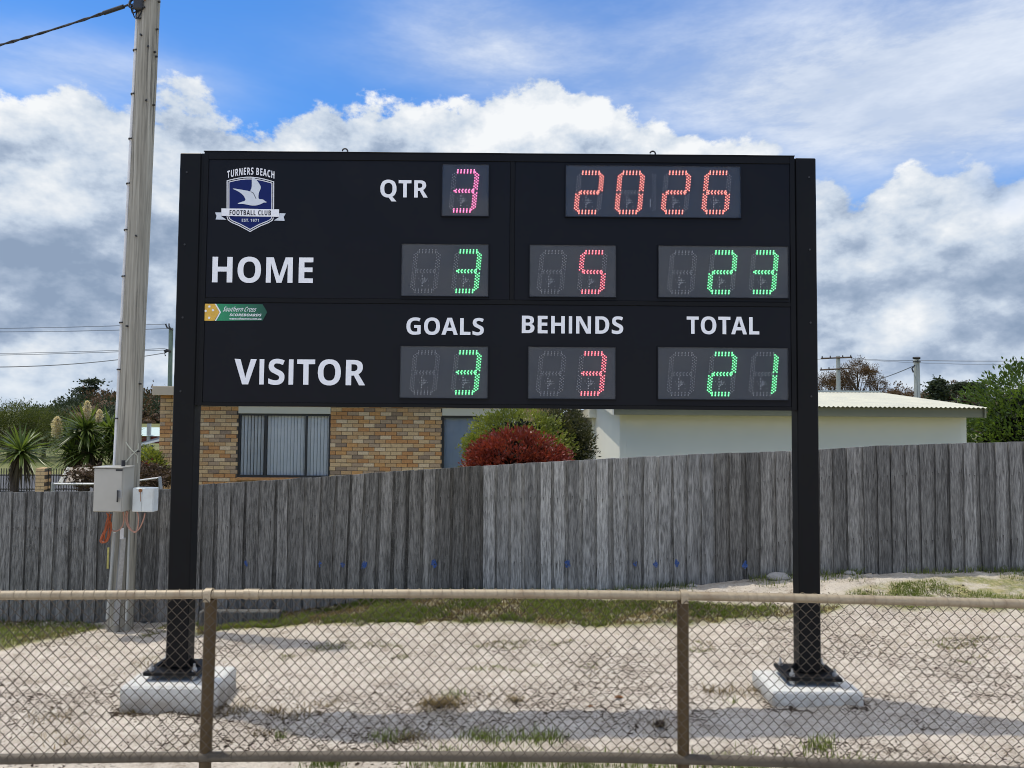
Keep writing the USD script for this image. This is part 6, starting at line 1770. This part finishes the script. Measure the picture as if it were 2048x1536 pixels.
keep = rng.random(len(q)) < np.clip((meshkit.fbm(np.stack([q[:, 0] * 2.6, q[:, 1] * 4.5, q[:, 0] * 0], -1), 4, 12) - 0.40) * 3.4, 0, 1)
gs.add(blades(q[keep], 0.030, rng, 0.0045))
# weak patches on the open sand and tufts near the front fence
for pts, n, th in (([(930, 1282), (1180, 1282), (1200, 1345), (900, 1340)], 5200, 0.56), ([(1620, 1285), (2048, 1275), (2048, 1330), (1640, 1325)], 5200, 0.60), ([(560, 1290), (800, 1285), (820, 1320), (560, 1325)], 3200, 0.60), ([(1230, 1288), (1420, 1280), (1430, 1300), (1240, 1310)], 1800, 0.55), ([(370, 1255), (300, 1275), (250, 1285), (330, 1250)], 1200, 0.5)):
    q = scatter_in(px_poly(pts), n, rng)
    keep = meshkit.fbm(np.stack([q[:, 0] * 3.2, q[:, 1] * 7, q[:, 0] * 0], -1), 3, 22) > th
    h_ = len(q[keep]) // 2
    gs.add(blades(q[keep][:h_], 0.018, rng, 0.004)); dry.add(blades(q[keep][h_:], 0.018, rng, 0.004))
for px, py, s_, n in ((770, 1478, 0.05, 70), (790, 1480, 0.06, 60), (960, 1482, 0.06, 160), (1010, 1478, 0.07, 120), (1090, 1480, 0.06, 160), (1075, 1484, 0.06, 120), (1645, 1500, 0.035, 70), (1650, 1485, 0.03, 50), (860, 1535, 0.08, 160), (660, 1530, 0.05, 140), (640, 1534, 0.04, 90),
                      (930, 1536, 0.12, 260), (1010, 1534, 0.07, 200), (1060, 1533, 0.12, 260), (1150, 1535, 0.09, 240), (1200, 1534, 0.10, 220), (1290, 1536, 0.08, 160), (1400, 1538, 0.12, 320), (1480, 1536, 0.1, 240), (1560, 1538, 0.12, 200), (1700, 1540, 0.1, 160), (1460, 1400, 0.03, 20), (1630, 1500, 0.05, 60), (905, 1395, 0.045, 60), (560, 1478, 0.02, 30)):
    c_ = on_ground(px, py)
    q = c_[:2] + rng.normal(size=(n, 2)) * [s_, s_ * 0.6]
    gs.add(blades(q, 0.048, rng, 0.0042, 0.8))
# grass pushing up along the fence foot
q = np.stack([rng.uniform(-5, 5, 5000), FY - 0.02 - rng.random(5000) ** 2 * 0.2], 1)
keep = meshkit.noise(np.stack([q[:, 0] * 2.2, q[:, 1], q[:, 0] * 0], -1), 31) > 0.52
gs.add(blades(q[keep], 0.06, rng, 0.005))
o = obj('grass', gs.mesh(), M_GRASS, kind='stuff'); info(o, 'short green grass in strips and tufts on the sandy ground', 'grass')
# dry tussock lying left of centre and other withered bits
for px, py, s_, n in ((890, 1412, 0.075, 420), (872, 1414, 0.05, 200), (1030, 1402, 0.03, 90), (545, 1425, 0.03, 60), (820, 1480, 0.05, 120), (530, 1468, 0.04, 70), (650, 1410, 0.05, 70), (420, 1425, 0.05, 70), (260, 1430, 0.03, 60), (1320, 1458, 0.02, 60), (1440, 1380, 0.08, 120), (1500, 1385, 0.07, 90), (480, 1420, 0.06, 120), (590, 1432, 0.08, 120), (300, 1330, 0.1, 70), (100, 1440, 0.08, 70), (130, 1480, 0.1, 80)):
    c_ = on_ground(px, py)
    q = c_[:2] + rng.normal(size=(n, 2)) * [s_, s_ * 0.5]
    dry.add(blades(q, 0.036, rng, 0.004, 1.9))
q = np.stack([rng.uniform(-3.6, 3.8, 40000), rng.uniform(2.9, 6.1, 40000)], 1)
dens_ = meshkit.fbm(np.stack([q[:, 0] * 1.9, q[:, 1] * 3.4, q[:, 0] * 0], -1), 4, 71)
q = q[rng.random(len(q)) < np.clip((dens_ - 0.42) * 3.0, 0.03, 1)]
dry.add(blades(q, 0.014, rng, 0.0035, 2.4))
o = obj('dry_grass', dry.mesh(), M_DRYGRASS, kind='stuff'); info(o, 'withered straw coloured grass among the sand and green strips', 'dry grass')
# crumbs of soil, bark and dead leaves
n = 230000
q = np.stack([rng.uniform(-3.6, 3.8, n), rng.uniform(2.9, 6.0, n)], 1)
dens = meshkit.fbm(np.stack([q[:, 0] * 1.4, q[:, 1] * 2.6, q[:, 0] * 0], -1), 4, 17)
row = np.exp(-((q[:, 1] - (4.25 + 0.08 * np.sin(q[:, 0] * 2))) / 0.30) ** 2) * 0.14 + np.exp(-((q[:, 1] - 3.62) / 0.14) ** 2) * 0.05
keep = rng.random(n) < np.clip((dens + row - 0.46) * 4.2, 0.02, 1)
q = q[keep]
for fx0_, fx1_, fy0_, fy1_ in ((-2.215, -1.68, 4.10, 4.45), (1.495, 2.013, 4.10, 4.46)):   # soil kicked up round the footings
    t_ = rng.random((2600, 2))
    ring_ = np.where(rng.random((2600, 1)) < 0.6, np.stack([fx0_ + t_[:, 0] * (fx1_ - fx0_), np.full(2600, fy0_ - 0.004)], 1), np.where(rng.random((2600, 1)) < 0.5, np.stack([np.full(2600, fx0_ - 0.004), fy0_ + t_[:, 1] * (fy1_ - fy0_)], 1), np.stack([np.full(2600, fx1_ + 0.004), fy0_ + t_[:, 1] * (fy1_ - fy0_)], 1)))
    away = np.abs(rng.normal(0, 0.035, (2600, 2)))
    mid_f = np.array([(fx0_ + fx1_) / 2, (fy0_ + fy1_) / 2])
    cand = ring_ + np.sign(ring_ - mid_f) * away * [0.6, 1.0]
    ins = (cand[:, 0] > fx0_) & (cand[:, 0] < fx1_) & (cand[:, 1] > fy0_) & (cand[:, 1] < fy1_)
    q = np.vstack([q, cand[~ins & (meshkit.noise(np.stack([cand[:, 0] * 9, cand[:, 1] * 9, cand[:, 0] * 0], -1), 5) > 0.35)]])
n = len(q)
a = rng.uniform(0, 2 * math.pi, n)
L_ = np.exp(rng.normal(math.log(0.0045), 0.6, n)); L_ = np.clip(L_, 0.0015, 0.022)
z = gz(q[:, 0], q[:, 1])
ax = np.stack([np.cos(a), np.sin(a), rng.normal(0, 0.15, n)], 1) * L_[:, None]
bx_ = np.stack([-np.sin(a), np.cos(a), rng.normal(0, 0.2, n)], 1) * (L_ * rng.uniform(0.15, 0.55, n))[:, None]
up = np.array([0, 0, 1.0]) * (L_ * rng.uniform(0.12, 0.4, n))[:, None]
c_ = np.stack([q[:, 0], q[:, 1], z], 1)
v = np.stack([c_ - ax - 0.2 * up, c_ - bx_ - 0.2 * up, c_ + ax - 0.2 * up, c_ + bx_ - 0.2 * up, c_ + up + ax * 0.2], 1)
f1 = np.array([[0, 1, 4], [1, 2, 4], [2, 3, 4], [3, 0, 4]])
o = obj('leaf_litter', (v.reshape(-1, 3), (f1[None] + (np.arange(n) * 5)[:, None, None]).reshape(-1, 3)), M_LITTER, kind='stuff')
info(o, 'dark crumbs of soil, bark and dead leaves strewn over the sand', 'leaf litter')
for px, py, lab, s_ in ((1238, 1396, 'curled orange brown dead leaf on the sand left of the right footing', 0.022), (1182, 1413, 'small reddish brown dead leaf on the sand near the centre fence post', 0.013), (1320, 1458, 'dark clod of earth in the shadow left of the right fence post', 0.022)):
    c_ = on_ground(px, py); c_[2] = gz(c_[0], c_[1]) + 0.004
    if 'clod' in lab:
        s0 = trimesh.creation.icosphere(2, 1.0); v = np.array(s0.vertices); v *= (1 + 0.9 * (meshkit.fbm(v * 2.5, 3, 3) - 0.5))[:, None]
        o = obj('earth_clod', (v * [s_ * 1.1, s_, s_ * 0.8] + c_ + [0, 0, s_ * 0.4], np.array(s0.faces)), M_LITTER, smooth=40); info(o, lab, 'clod')
    else:
        an = np.linspace(0, 2 * math.pi, 12)[:-1]
        ring = np.stack([np.cos(an) * s_ * 1.3, np.sin(an) * s_ * 0.6, 0.25 * s_ + 0.5 * s_ * np.sin(an) ** 2], 1) + c_
        v = np.vstack([ring, [c_ + [0, 0, 0.002]]])
        o = obj('dead_leaf', (v, np.array([(k, (k + 1) % 11, 11) for k in range(11)])), M_RUST); info(o, lab, 'leaf')
